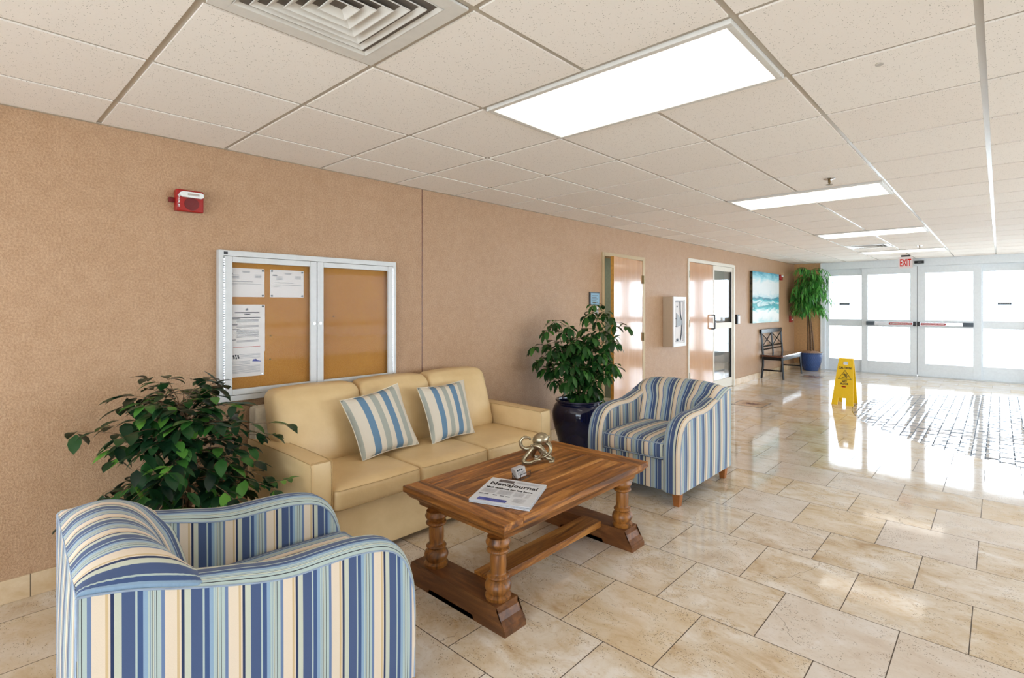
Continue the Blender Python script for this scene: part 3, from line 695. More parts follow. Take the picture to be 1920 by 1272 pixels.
def vent(i, j, label):
    x0, x1, y0, y1 = gx(i) + .012, gx(i + 1) - .012, gy(j) + .012, gy(j + 1) - .012
    cx, cy = (x0 + x1) / 2, (y0 + y1) / 2
    t = thing('air_vent', label, 'air vent', (cx, cy, CEIL))
    f = B(); q = .055
    f.box(x0, x1, y0, y0 + q, CEIL - .005, CEIL + .004, r=.001); f.box(x0, x1, y1 - q, y1, CEIL - .005, CEIL + .004, r=.001); f.box(x0, x0 + q, y0 + q, y1 - q, CEIL - .005, CEIL + .004, r=.001); f.box(x1 - q, x1, y0 + q, y1 - q, CEIL - .005, CEIL + .004, r=.001)
    part('face_plate', f, M['white'], t)
    part('backing', bx(x0 + q, x1 - q, y0 + q, y1 - q, CEIL + .003, CEIL + .005), M['gap_shade'], t)
    H = (x1 - x0) / 2 - q
    for k in range(6):
        st_ = H / 6.3; a = H - k * st_ - .002; c = a - st_ * .80
        b = B()
        zo, zi = CEIL - .022 + (.018 if k == 0 else 0) - .0, CEIL + .000
        zo = CEIL - .006 - .003 * min(k, 3); zi = zo + .022
        sq = lambda h, z: [(cx - h, cy - h, z), (cx + h, cy - h, z), (cx + h, cy + h, z), (cx - h, cy + h, z)]
        b.grid([sq(a, zo + .0035), sq(a, zo), sq(a - .0025, zo), sq(c, zi), sq(c - .002, zi), sq(c - .002, zi + .002), sq(a - .003, zo + .0035)], closev=True)
        if k == 5: b.box(cx - c, cx + c, cy - c, cy + c, zi - .002, zi)
        part('louvre', b, M['white'], t, smooth=20)
vent(2, 0, 'large square stepped air diffuser at the top edge, nearest in the ceiling')
vent(2, 15, 'small far square air diffuser in the ceiling near the exit sign')
def sprinkler(x, y, label):
    t = thing('sprinkler', label, 'sprinkler', (x, y, CEIL))
    b = B(); b.lathe(x, y, [(.04, CEIL + .004), (.04, CEIL - .004), (.022, CEIL - .01), (.012, CEIL - .012)], 20); part('escutcheon', b, M['chrome'], t)
    b = B(); b.cyl((x, y, CEIL - .01), (x, y, CEIL - .034), .009, n=10)
    for s_ in (-1, 1): b.tube(catmull([(x, y + s_ * .006, CEIL - .02), (x, y + s_ * .02, CEIL - .028), (x, y + s_ * .012, CEIL - .042), (x, y, CEIL - .046)], 4), .003, 6)
    b.lathe(x, y, [(.003, CEIL - .044), (.024, CEIL - .046), (.024, CEIL - .049), (.003, CEIL - .05)], 14); part('head', b, M['brass'], t)
sprinkler(2.592, 4.472, 'chrome ceiling sprinkler in front of the second lit panel')
sprinkler(2.602, 10.395, 'tiny far ceiling sprinkler just before the farthest lit panel')
b = B(); b.lathe(3.194, 2.488, [(.002, CEIL - .004), (.014, CEIL - .004), (.016, CEIL + .006)], 18)
single('ceiling_plug', b, M['tbar'], (3.194, 2.488, CEIL), 'small round plug in a ceiling tile right of the largest light', 'plug')

# ================================================================ armchairs
def build_armchair():
    root = thing('striped_armchair', '', '')
    D = .46; HW = .395; AW = .13
    S = catmull([(0, .1, 0), (0, .24, 0), (0, .37, 0), (.012, .455, 0), (.045, .535, 0), (.105, .585, 0), (.2, .607, 0), (.3, .612, 0), (.41, .612, 0), (.5, .625, 0), (.6, .652, 0), (.7, .682, 0), (.8, .716, 0), (.88, .735, 0), (.92, .74, 0)], 4)
    S = [(p.x, p.y) for p in S]
    def nrm(i):
        a = S[max(0, i - 1)]; c = S[min(len(S) - 1, i + 1)]; d = Vector((c[0] - a[0], c[1] - a[1])).normalized()
        return Vector((-d.y, d.x))
    lens = [0]
    for i in range(1, len(S)): lens.append(lens[-1] + math.hypot(S[i][0] - S[i - 1][0], S[i][1] - S[i - 1][1]))
    for sg in (-1, 1):
        xo = sg * HW; xi = sg * (HW - AW)
        b = B()
        # crown band
        P = []; UV = []
        for i, (d, z) in enumerate(S):
            n_ = nrm(i); row = []; uvr = []
            for k in range(9):
                t_ = k / 8; s_ = 2 * t_ - 1
                bulge = .030 * (max(0, 1 - abs(s_) ** 2.6)) ** 0.6 * (1 - max(0, min(1, (d - .55) / .3)) * .8)
                x = xo + (xi - xo) * t_
                row.append((x, -D + d + n_.x * bulge * .7, z + n_.y * bulge)); uvr.append(((x - min(xo, xi)) / STR + .34, lens[i]))
            P.append(row); UV.append(uvr)
        b.grid(P, UV)
        # side panels
        for x, off in ((xo, .004 * sg), (xi, -.004 * sg)):
            P = []; UV = []
            cols = [p for p in S if p[1] >= .365]
            if x == xi: cols = [p for p in cols if p[0] < .9]
            for d, z in cols:
                row = []; uvr = []
                for k in range(5):
                    t_ = k / 4; row.append((x + off * math.sin(math.pi * t_), -D + d, .1 + (z - .1) * t_)); uvr.append(((d + .03) / STR, .1 + (z - .1) * t_))
                P.append(row); UV.append(uvr)
            b.grid(P, UV)
        b.face([(xo, -D, .1), (xi, -D, .1), (xi, D, .1), (xo, D, .1)], [(0, 0)] * 4)
        arm = part('arm', b, M['stripe'], root, smooth=45)
        for x, q in ((xo, .001 * sg), (xi, -.001 * sg)):
            p = B(); p.tube([(x + q, -D + d, z) for d, z in S if (x == xo or d < .82)], .0028, 6); part('piping', p, M['welt'], arm)
    # back
    b = B()
    prof = catmull([(.60, .34, 0), (.615, .43, 0), (.645, .54, 0), (.68, .645, 0), (.72, .725, 0), (.77, .775, 0), (.83, .795, 0), (.888, .778, 0), (.92, .742, 0)], 4)
    def armz(d):
        for a_, b_ in zip(S, S[1:]):
            if a_[0] <= d <= b_[0] and b_[0] > a_[0]: return a_[1] + (b_[1] - a_[1]) * (d - a_[0]) / (b_[0] - a_[0])
        return S[-1][1]
    P = []; UV = []
    NT_ = 20; acc = 0; prev = None
    for p in prof:
        d, z = p.x, p.y
        if prev: acc += math.hypot(d - prev[0], z - prev[1])
        prev = (d, z); row = []; uvr = []
        q = min(1, max(0, (z - .63) / .11)) if d < .87 else 1
        q = q * q * (3 - 2 * q); hw = .268 + .123 * q
        for k in range(-2, NT_ + 3):
            s_ = (k / NT_) * 2 - 1; sc_ = max(-1, min(1, s_))
            x = sc_ * hw
            fwd = .06 * abs(sc_) ** 2.5 * (1 - max(0, (d - .75) / .17)) if d < .92 else 0
            za = armz(min(.92, d - fwd)) + .012
            drop = max(0, z - za) * abs(sc_) ** 5 * (1 if q > 0 else 0)
            if abs(s_) > 1.01: drop += .02 * (1 if k in (-1, NT_ + 1) else 2)
            row.append((x, -D + d - fwd, z - drop + .006 * (1 - sc_ * sc_))); uvr.append((sc_ * (.30 + .06 * q) / STR, acc))
        P.append(row); UV.append(uvr)
    b.grid(P, UV)
    # outer back
    P = []; UV = []
    for k in range(NT_ + 1):
        s_ = k / NT_ * 2 - 1; x = s_ * HW; top = .742 - .003 * abs(s_) ** 4; row = []; uvr = []
        for m in range(6):
            z = .1 + (top - .1) * m / 5; row.append((x, D + .012 * (1 - s_ * s_) * math.sin(math.pi * m / 5), z)); uvr.append((x / STR + .3, z))
        P.append(row); UV.append(uvr)
    b.grid(P, UV)
    bk = part('backrest', b, M['stripe'], root, smooth=50)
    p = B(); p.tube([(s_ / 12 * HW, D - .001, 0.742 - .003 * abs(s_ / 12) ** 4) for s_ in range(-12, 13)], .003, 6)
    for sg in (-1, 1): p.tube([(sg * HW, D, .1), (sg * HW, D, .739)], .003, 6)
    part('piping', p, M['welt'], bk)
    # seat
    b = B(); b.soft(-.263, .263, -D - .012, -D + .655, .318, .452, .032, (0, .006, .02), (14, 14, 4), uvax=0, uvoff=.25)
    st = part('seat_cushion', b, M['stripe'], root, smooth=60)
    p = B()
    for zz in (.438, .330):
        p.tube([(-.259, -D + .05, zz), (-.258, -D + .012, zz), (-.241, -D - .007, zz), (0, -D - .013, zz), (.241, -D - .007, zz), (.258, -D + .012, zz), (.259, -D + .05, zz)], .0042, 6)
    part('piping', p, M['welt'], st)
    b = B(); P = []; UV = []
    for k in range(15):
        x = -.268 + .536 * k / 14; P.append([(x, -D + .012, z) for z in (.1, .2, .316)]); UV.append([(x / STR + .25, z) for z in (.1, .2, .316)])
    b.grid(P, UV)
    P = [[(-.268, y, .316) for y in (-D + .012, .3)], [(.268, y, .316) for y in (-D + .012, .3)]]; b.grid(P, [[(0, 0)] * 2] * 2)
    b.face([(-.268, -D + .012, .101), (.268, -D + .012, .101), (.268, D, .101), (-.268, D, .101)], [(0, 0)] * 4)
    part('seat_base', b, M['stripe'], root)
    for sx in (-1, 1):
        for y in (-D + .045, D - .05):
            b = B(); cx = sx * (HW - .045)
            rows = [[(cx + u * h, y + v * h, z) for u, v in ((-1, -1), (1, -1), (1, 1), (-1, 1))] for h, z in ((.019, 0), (.0205, .004), (.030, .104))]
            V = b.grid(rows, closev=True); b.bm.faces.new(V[0]); b.bm.faces.new(V[-1])
            part('leg', b, M['peg'], root)
    return root
ac = build_armchair()
ac.location = (1.49, 3.91, 0); ac['label'] = 'striped armchair facing the camera beside the navy plant pot'; ac['category'] = 'armchair'; ac['group'] = 'striped armchairs around the coffee table'
a2 = copy_tree(ac, (1.607, .685, 0), R(176.6)); a2.scale = (.90, 1, 1); a2['label'] = 'striped armchair seen from behind in the bottom left foreground'; a2['category'] = 'armchair'

# ================================================================ sofa
t = thing('leather_sofa', 'cream leather three seat sofa against the wall under the notice board', 'sofa', (.47, 2.24, 0))
part('base', bx(.06, .875, 1.37, 3.11, .03, .315, r=.012), M['leather'], t)
for x in (.12, .80):
    for y in (1.32, 3.16): part('foot', bx(x - .025, x + .025, y - .025, y + .025, 0, .045), M['black'], t)
b = B(); b.box(.025, .13, 1.275, 3.205, .06, .80, r=.02); part('back_frame', b, M['back_lining'], t)
for y0, y1 in ((1.258, 1.388), (3.092, 3.222)):
    b = B(); b.soft(.04, .895, y0, y1, .028, .603, .018, (.004, .004, .008), (12, 8, 10)); am = part('arm', b, M['leather'], t, smooth=60)
    s_ = B()
    for yy in (y0 + .006, y1 - .006): s_.tube([(.899, yy, .04), (.899, yy, .585), (.885, yy, .602), (.6, yy, .606), (.06, yy, .604)], .0018, 5)
    s_.tube([(.886, y0 + .012, .606), (.886, y1 - .012, .606)], .0018, 5)
    part('seam', s_, M['seam'], am)
ys = [1.388, 1.957, 2.524, 3.092]
for k in range(3):
    y0, y1 = ys[k] + .002, ys[k + 1] - .002
    b = B(); b.soft(.24, .915, y0, y1, .312, .445, .03, (.008, .003, .018), (14, 14, 6)); c = part('seat_cushion', b, M['leather'], t, smooth=60)
    s_ = B()
    for dz in (.33, .432): s_.tube([(.90, y0 + .006, dz), (.914, y0 + .02, dz), (.923, (y0 + y1) / 2, dz), (.914, y1 - .02, dz), (.90, y1 - .006, dz)], .0018, 5)
    part('seam', s_, M['seam'], c)
bys = [1.325, 1.915, 2.50, 3.085]
for k in range(3):
    y0, y1 = bys[k] + .003, bys[k + 1] - .003
    def lean(q):
        # q.x thickness, q.z height above the seat; leans back
        s_ = (q.z - .44)
        if k == 0: q = Vector((q.x, max(q.y, 1.325 + (1.392 - 1.325) * max(0, 1 - s_ / .2)), q.z))
        return Vector((q.x - s_ * .27 - (.02 * (s_ / .47) ** 2), q.y, .44 + s_ * .985))
    b = B(); b.soft(.215, .415, y0, y1, .43, .905, .055, (.035, .006, .02), (8, 14, 14), xf=lean); c = part('back_cushion', b, M['leather'], t, smooth=60)
    s_ = B(); s_.tube([tuple(lean(Vector((.33, y0 - .001, z)))) for z in (.50, .6, .7, .8, .85)] , .0018, 5)
    s_.tube([tuple(lean(Vector((.33, y, .905 + .018 * (1 - ((y - (y0 + y1) / 2) / ((y1 - y0) / 2)) ** 2))))) for y in (y0 + .06, y0 + .18, (y0 + y1) / 2, y1 - .18, y1 - .06)], .0018, 5)
    part('seam', s_, M['seam'], c)

def pillow(c00, c10, c11, c01, thick, label):
    """corners: bottom-left, bottom-right, top-right, top-left"""
    c = [Vector(p) for p in (c00, c10, c11, c01)]; cen = sum(c, Vector()) / 4
    nr = (c[1] - c[0]).cross(c[3] - c[0]).normalized()
    if nr.x < 0: nr = -nr
    t = thing('throw_pillow', label, 'pillow', (cen.x, cen.y, min(p.z for p in c)), 'striped throw pillows on the sofa')
    n = 18; b = B()
    for sd in (1, -1):
        P = []; UV = []
        for i in range(n + 1):
            row = []; uvr = []
            for j in range(n + 1):
                u, v = i / n, j / n
                uu, vv = 2 * u - 1, 2 * v - 1
                pin = .035
                pu = u + (-(uu) * pin * (1 - vv * vv)); pv = v + (-(vv) * pin * (1 - uu * uu))
                p = c[0] * (1 - pu) * (1 - pv) + c[1] * pu * (1 - pv) + c[2] * pu * pv + c[3] * (1 - pu) * pv
                h = thick * (max(0, (1 - uu ** 2) * (1 - vv ** 2))) ** .42
                h *= 1 + .06 * noise.noise(Vector((u * 4, v * 4, cen.y * 9)))
                row.append(p + nr * h * sd); uvr.append((u, v))
            P.append(row); UV.append(uvr)
        b.grid(P, UV)
    bmesh.ops.remove_doubles(b.bm, verts=b.bm.verts[:], dist=.0004)
    cv = part('cover', b, M['pillow'], t, smooth=80)
    s_ = B(); pin = .035
    loop = []
    for a, d in ((0, 1), (1, 2), (2, 3), (3, 0)):
        for k in range(10):
            q = k / 10; p = c[a].lerp(c[d], q); p += (cen - p).normalized() * (.017 * (1 - (2 * q - 1) ** 2)); loop.append(p)
    s_.tube(loop, .003, 5, closed=True); part('seam', s_, M['back_lining'], cv)
pillow((.60, 1.735, .463), (.565, 2.185, .475), (.40, 2.125, .885), (.42, 1.68, .825), .062, 'striped throw pillow nearer the ficus, left one on the sofa')
pillow((.60, 2.275, .463), (.58, 2.69, .465), (.40, 2.735, .845), (.42, 2.275, .838), .058, 'striped throw pillow nearer the octopus figure, right one on the sofa')

# ================================================================ coffee table
TX0, TX1, TY0, TY1, TZ = 1.22, 1.968, 1.603, 2.85, .485
t = thing('coffee_table', 'rustic brown wooden coffee table with turned legs', 'table', (1.594, 2.22, 0))
tt = B()
def plank(b, x0, x1, y0, y1, z0=TZ - .032, z1=TZ, mi=0):
    b.t = random.random(); b.box(x0, x1, y0, y1, z0, z1, r=.0025, seg=1, mi=mi)
ew = .125; sw = .085
b = B(); plank(b, TX0, TX1, TY0, TY0 + ew, mi=1); plank(b, TX0, TX1, TY1 - ew, TY1, mi=1)
g_ = .0010
plank(b, TX0, TX0 + sw, TY0 + ew + g_, TY1 - ew - g_); plank(b, TX1 - sw, TX1, TY0 + ew + g_, TY1 - ew - g_)
for k in range(4):
    a = TX0 + sw + (TX1 - TX0 - 2 * sw) * k / 4; c = TX0 + sw + (TX1 - TX0 - 2 * sw) * (k + 1) / 4
    plank(b, a + g_, c - g_, TY0 + ew + g_, TY1 - ew - g_, TZ - .031, TZ - .001)
part('tabletop', b, [M['wood_y'], M['wood_x']], t)
b = B()
pr_ = [(0.012, TZ - .032), (0.016, TZ - .045), (0.030, TZ - .062), (0.055, TZ - .074), (0.062, TZ - .092), (.062, TZ - .10)]
loops = [[(TX0 + i_, TY0 + i_, z), (TX1 - i_, TY0 + i_, z), (TX1 - i_, TY1 - i_, z), (TX0 + i_, TY1 - i_, z)] for i_, z in pr_]
V = b.grid(loops, closev=True); b.bm.faces.new(V[-1])
part('apron', b, M['wood_apron'], t, smooth=30)
legp = [(.056, .112), (.058, .118), (.060, .128), (.054, .134), (.048, .138), (.053, .146), (.060, .160), (.061, .172), (.056, .186), (.046, .196), (.040, .201), (.048, .206), (.052, .212), (.048, .219), (.039, .223), (.035, .228), (.0375, .25), (.038, .275), (.0375, .30), (.035, .314), (.040, .318), (.050, .323), (.053, .329), (.050, .336), (.040, .340), (.043, .346), (.055, .358), (.057, .368), (.050, .378), (.050, .39)]
for x in (1.415, 1.862):
    for y in (1.672, 2.722):
        b = B(); b.t = random.random(); b.lathe(x, y, legp, 28); part('leg', b, M['wood_leg'], t, smooth=50)
for yc in (1.672, 2.722):
    b = B(); b.t = random.random(); x0, x1 = 1.245, 1.972
    up = [(x0, .0), (x0, .025), (x0 + .008, .030), (x0 + .008, .040), (x0 + .030, .058), (x0 + .045, .085), (x0 + .052, .090), (x0 + .052, .112)]
    lo = [(x0 + .19, 0), (x0 + .20, .022), (x1 - .21, .022), (x1 - .20, 0)]
    poly = up + [(x1 + x0 - a, z) for a, z in up[::-1]] + lo[::-1]
    b.prism(poly, 'y', yc - .068, yc + .068)
    bmesh.ops.triangulate(b.bm, faces=[f for f in b.bm.faces if len(f.verts) > 4])
    part('foot_beam', b, M['wood_foot'], t, smooth=20)
b = B(); b.t = .3; b.box(1.625, 1.755, 1.74, 2.654, .088, .128, r=.003); part('stretcher', b, M['wood_y'], t)

# newspaper
t = thing('newspaper', 'folded white newspaper lying on the near end of the wooden table', 'newspaper', (1.72, 1.88, TZ))
bl, tl, tr_, br_ = Vector((1.648, 1.685, 0)), Vector((1.505, 1.985, 0)), Vector((1.807, 2.075, 0)), Vector((1.946, 1.79, 0))
def NP(u, v, z): # u left->right, v bottom->top
    p = bl * (1 - u) * (1 - v) + br_ * u * (1 - v) + tr_ * u * v + tl * (1 - u) * v
    return Vector((p.x, p.y, z))
for k in range(5):
    b = B(); z = TZ + .0012 + k * .0032; j = [(0, 0), (.008, -.006), (-.006, .006), (.010, .004), (0, 0)][k]
    P = []
    for s_ in (0, .0022):
        P.append([[NP(a / 8 + j[0], c / 8 + j[1], z + s_ + .0012 * math.sin(a * .9 + k) * (c / 8) + (.004 * ((a / 8) ** 6) if k > 2 else 0)) for c in range(9)] for a in range(9)])
    for G_ in P: b.grid(G_)
    ed = lambda L: [L[a][0] for a in range(9)] + [L[8][c] for c in range(1, 9)] + [L[a][8] for a in range(7, -1, -1)] + [L[0][c] for c in range(7, 0, -1)]
    b.grid([ed(P[0]), ed(P[1])], closev=True)
    sh = part('sheet', b, M['newsprint'], t, smooth=60)
zt = TZ + .0012 + 4 * .0032 + .0022 + .0016
rx = (tr_ - tl).normalized(); ux = Vector((-rx.y, rx.x, 0))
def nt(s_, u, v, size, width, mat, **k):
    text('print', s_, size, mat, sh, frame_mtx(NP(u, v, zt), (br_ - bl).lerp(tr_ - tl, v), (tl - bl)), width=width, **k)
nt('NewsJournal', .50, .735, .062, .265, M['ink'], bold=.0012, squash=.9)
nt('Math textbook ban hits home', .48, .56, .024, .255, M['ink'], bold=.0004)
def quad(b, u0, u1, v0, v1, z=zt): b.face([NP(u0, v0, z), NP(u1, v0, z), NP(u1, v1, z), NP(u0, v1, z)])
b = B(); quad(b, .18, .46, .83, .94); part('print', b, M['ink_brown'], sh)
b = B()
for u_ in (.06, .15, .30, .42, .52): quad(b, u_, u_ + .075, .255, .285)
part('print', b, M['ink_grey'], sh)
b = B()
for k in range(5): quad(b, .50, .94, .86 + k * .018, .866 + k * .018)
for c0 in (.06, .34, .62, .82):
    for k in range(8): quad(b, c0, c0 + (.24 if c0 < .6 else .16), .33 + k * .022, .337 + k * .022)
for k in range(7): quad(b, .68, .93, .10 + k * .024, .107 + k * .024)
part('print', b, M['ink_pale'], sh)
b = B(); quad(b, .12, .6, .03, .13); part('print', b, M['ink_blue'], sh)

# card holder
t = thing('card_holder', 'small black wire holder of white cards beside the newspaper', 'card holder', (1.60, 2.11, TZ))
o_ = Vector((1.60, 2.11, TZ)); rt = Vector((-.10, .995, 0)).normalized(); fw = Vector((.995, .10, 0))
q3 = lambda a, c, z: o_ + rt * a + fw * c + Vector((0, 0, z))
b = B()
for s_ in (-1, 1): b.tube([q3(s_ * .044, -.028, .002), q3(s_ * .044, -.030, .030), q3(s_ * .044, .0, .004), q3(s_ * .044, .028, .006), q3(s_ * .044, .030, .034)], .0018, 6)
for c_, z_ in ((-.030, .030), (-.028, .002), (.028, .006)): b.tube([q3(-.044, c_, z_), q3(.044, c_, z_)], .0018, 6)
b.tube([q3(-.044, .03, .034), q3(.044, .03, .034)], .0018, 6)
part('wire_frame', b, M['black'], t)
for k in range(5):
    b = B(); c_ = .018 - k * .008
    b.face([q3(-.042, c_ - .012, .008), q3(.042, c_ - .012, .008), q3(.042, c_ - .034 + .008, .056), q3(-.042, c_ - .034 + .008, .056)])
    bmesh.ops.solidify(b.bm, geom=b.bm.faces[:], thickness=.0012)
    cr = part('card', b, M['paper'], t)
    if k == 0:
        nn = (q3(0, c_ - .026, .056) - q3(0, c_ - .012, .008)).normalized()
        f_ = rt.cross(nn).normalized()
        def cq(a_, z0, z1):
            P_ = []
            for aa, zz in ((a_[0], z0), (a_[1], z0), (a_[1], z1), (a_[0], z1)):
                f2 = (zz - .008) / .048; P_.append(q3(aa, c_ - .012 - .014 * f2, zz) + f_ * .0016)
            return P_
        b = B()
        for a_ in ((-.034, -.022), (-.019, -.004), (.0, .016)): b.face(cq(a_, .042, .050))
        part('print', b, M['ink'], cr)
        b = B()
        for z_ in (.020, .026, .032): b.face(cq((-.032, .03), z_, z_ + .0018))
        part('print', b, M['ink_grey'], cr)

# octopus figure
t = thing('octopus_figurine', 'antique silver metal octopus figurine on the wooden table', 'figurine', (1.47, 2.40, TZ))
b = B(); oc = Vector((1.47, 2.40, TZ))
RV = Vector((.743, .669, 0)); BV = Vector((-.669, .743, 0))   # across and away
def q4(a, c, z): return oc + RV * a + BV * c + Vector((0, 0, z))
rotm = Euler((R(10), R(-20), R(40))).to_matrix()
b.sphere(q4(.015, .01, .132), .045, (1.12, .98, .92), 20, rot=rotm)
b.sphere(q4(.0, .0, .100), .028, (1.0, 1.0, .9), 14)
for s_ in (-1, 1): b.sphere(q4(-.012 + .026 * s_, -.026, .106), .008, n=8)
arms = [
    [(0, -.005, .098), (-.035, 0, .085), (-.07, .01, .075), (-.098, .01, .09), (-.105, .01, .12), (-.085, .01, .145), (-.055, .01, .143), (-.045, .01, .13)],
    [(0, -.01, .10), (-.03, -.025, .09), (-.06, -.035, .055), (-.085, -.045, .025), (-.08, -.055, .010), (-.055, -.06, .010), (-.02, -.055, .022), (.005, -.045, .025), (.012, -.04, .018)],
    [(.0, -.01, .10), (-.02, -.035, .105), (.005, -.05, .105), (.025, -.055, .085), (.02, -.055, .055), (.0, -.05, .035), (-.02, -.045, .035)],
    [(.01, 0, .10), (.04, .01, .11), (.065, .0, .105), (.075, -.01, .08), (.065, -.02, .055), (.04, -.025, .038), (.02, -.02, .03), (.03, -.01, .015)],
    [(.01, .01, .098), (.045, .02, .12), (.060, .02, .142), (.072, .018, .150)],
    [(.0, .0, .095), (.02, .0, .06), (.045, -.005, .03), (.075, -.01, .02), (.088, -.015, .012), (.085, -.03, .008), (.065, -.035, .008)],
    [(0, .01, .095), (-.02, .035, .06), (-.03, .06, .02), (-.01, .075, .010), (.02, .08, .010), (.03, .065, .012)],
    [(.01, .01, .095), (.03, .035, .06), (.06, .055, .025), (.085, .06, .01), (.10, .045, .008)]]
for A in arms:
    pts = catmull([q4(*a) for a in A], 6); m = len(pts)
    rad = [.0148 * (1 - .68 * (i / (m - 1))) for i in range(m)]
    pts = [Vector((p.x, p.y, max(p.z, TZ + r_ * 1.3))) for p, r_ in zip(pts, rad)]
    b.tube(pts, rad, 9)
    for i in range(4, m - 1, 1):
        tg = (pts[min(m - 1, i + 1)] - pts[i - 1]).normalized()
        o2 = tg.cross(BV)
        if o2.length < .1: o2 = Vector((0, 0, -1))
        o2.normalize()
        cen_ = q4(0, 0, .08)
        if o2.dot(pts[i] - cen_) < 0: o2 = -o2
        for dd in (.35, -.35): b.sphere(pts[i] + (o2 + BV * dd).normalized() * rad[i] * 1.0, rad[i] * .30, n=5)
part('body', b, M['pewter'], t, smooth=60)

# ================================================================ plants
def leaf(b, base, d, L, W_, droop, fold=.25, seg=4, tint=None, curl=0.0):
    d = d.normalized(); sd = d.cross(Vector((0, 0, 1)))
    if sd.length < .05: sd = Vector((1, 0, 0))
    sd.normalize(); b.t = random.random() if tint is None else tint
    p = Vector(base); rows = []
    for i in range(seg + 1):
        t_ = i / seg; wd = W_ * .5 * (math.sin(math.pi * min(1, t_ ** .85 * .97 + .02)) ** .8)
        if i == seg: wd = .0008
        up = sd.cross(d).normalized()
        rows.append([p + sd * wd + up * wd * fold, p, p - sd * wd + up * wd * fold])
        dd = (d + Vector((0, 0, -1)) * droop / seg)
        if dd.length > 1e-6: d = dd.normalized()
        p = p + d * L / seg
    b.grid(rows)
def clampv(v, lim):
    return all(v[i] > lim[i][0] and v[i] < lim[i][1] for i in range(3))
# ficus between armchair and sofa
random.seed(11)
t = thing('ficus_tree', 'dark green leafy ficus between the near armchair and the sofa arm', 'plant', (.42, .80, 0))
b = B(); b.lathe(.42, .80, [(.10, 0), (.105, .005), (.135, .20), (.145, .21), (.145, .235), (.13, .235), (.125, .20), (.01, .20)], 28); part('pot', b, M['bark'], t)
b = B(); b.lathe(.42, .80, [(.005, .205), (.127, .20), (.127, .18)], 20, cap=False); part('soil', b, M['moss'], t)
tr = B(); st = B(); lv = B(); C0 = Vector((.42, .80, 0))
for k in range(3):
    pts = [C0 + Vector((.016 * math.cos(k * 2.09 + z * 9), .016 * math.sin(k * 2.09 + z * 9), z)) + Vector((0.0, .03 * math.sin(z * 3), 0)) for z in [.19 + i * .05 for i in range(15)]]
    tr.tube(pts, [.013 - .0003 * i for i in range(15)], 7)
tk = part('trunk', tr, M['bark'], t, smooth=70)
cnt = 0
RVp = Vector((.743, .669, 0))
for k in range(170):
    z0 = .34 + .56 * (k % 13) / 12 + random.uniform(-.02, .02)
    az = random.uniform(0, 2 * math.pi)
    el = random.uniform(-.1, .6) + (z0 - .45) * 2.0
    dirv = Vector((math.cos(az) * math.cos(el), math.sin(az) * math.cos(el), math.sin(el)))
    Lb = random.uniform(.22, .54) * (1.0 if z0 < .72 else .66)
    p = C0 + Vector((0, .03 * math.sin(z0 * 3), z0)); path = [p.copy()]; d = dirv.copy()
    ns = 6
    for s_ in range(ns):
        d = (d + Vector((random.uniform(-.15, .15), random.uniform(-.15, .15), -.16))).normalized(); p = p + d * Lb / ns; path.append(p.copy())
    if not all(q.x > .03 and .28 < q.z < 1.05 for q in path): continue
    if any(q.x > .20 and q.y > 1.21 for q in path) : continue
    st.tube(path, [.0032 - .0004 * i for i in range(len(path))], 4)
    for s_ in range(2, ns + 1):
        for rep in range(1 + (random.random() < .5) if s_ < ns else 3):
            a = random.uniform(0, 6.28)
            ld = (d * .8 + Vector((math.cos(a), math.sin(a), random.uniform(-.5, .3)))).normalized()
            L = random.uniform(.072, .108)
            tip = path[s_] + ld * (L + .02)
            if tip.x < .015 or (tip.y > 1.235 and tip.x > .02 and tip.z < .64) or tip.z < .24 or tip.z > 1.10: continue
            if tip.y > 1.29: continue
            if tip.y > 1.06 and tip.x < .08 and tip.z > .82: continue
            base = path[s_] + ld * .012
            st.tube([path[s_], base], .0012, 3, cap=False)
            leaf(lv, base, ld, L, L * random.uniform(.48, .58), random.uniform(.2, 1.0), .22, 4, tint=min(1, max(0, random.gauss(.42, .27))))
# one long low sprig reaching over towards the sofa arm
sp = [C0 + Vector((0, .05, .50)), Vector((.55, .98, .50)), Vector((.70, 1.10, .50)), Vector((.80, 1.19, .53))]
st.tube(sp, .002, 4)
for q in catmull(sp, 3)[4:]:
    for s_ in (-1, 1): leaf(lv, q, Vector((.3 * s_ + .3, -.3 * s_ + .2, .1)), .06, .03, .4, .2, 4, tint=random.uniform(.5, 1))
part('branches', st, M['bark'], tk, smooth=70)
part('foliage', lv, M['leaf_ficus'], t, smooth='keep')['kind'] = 'stuff'

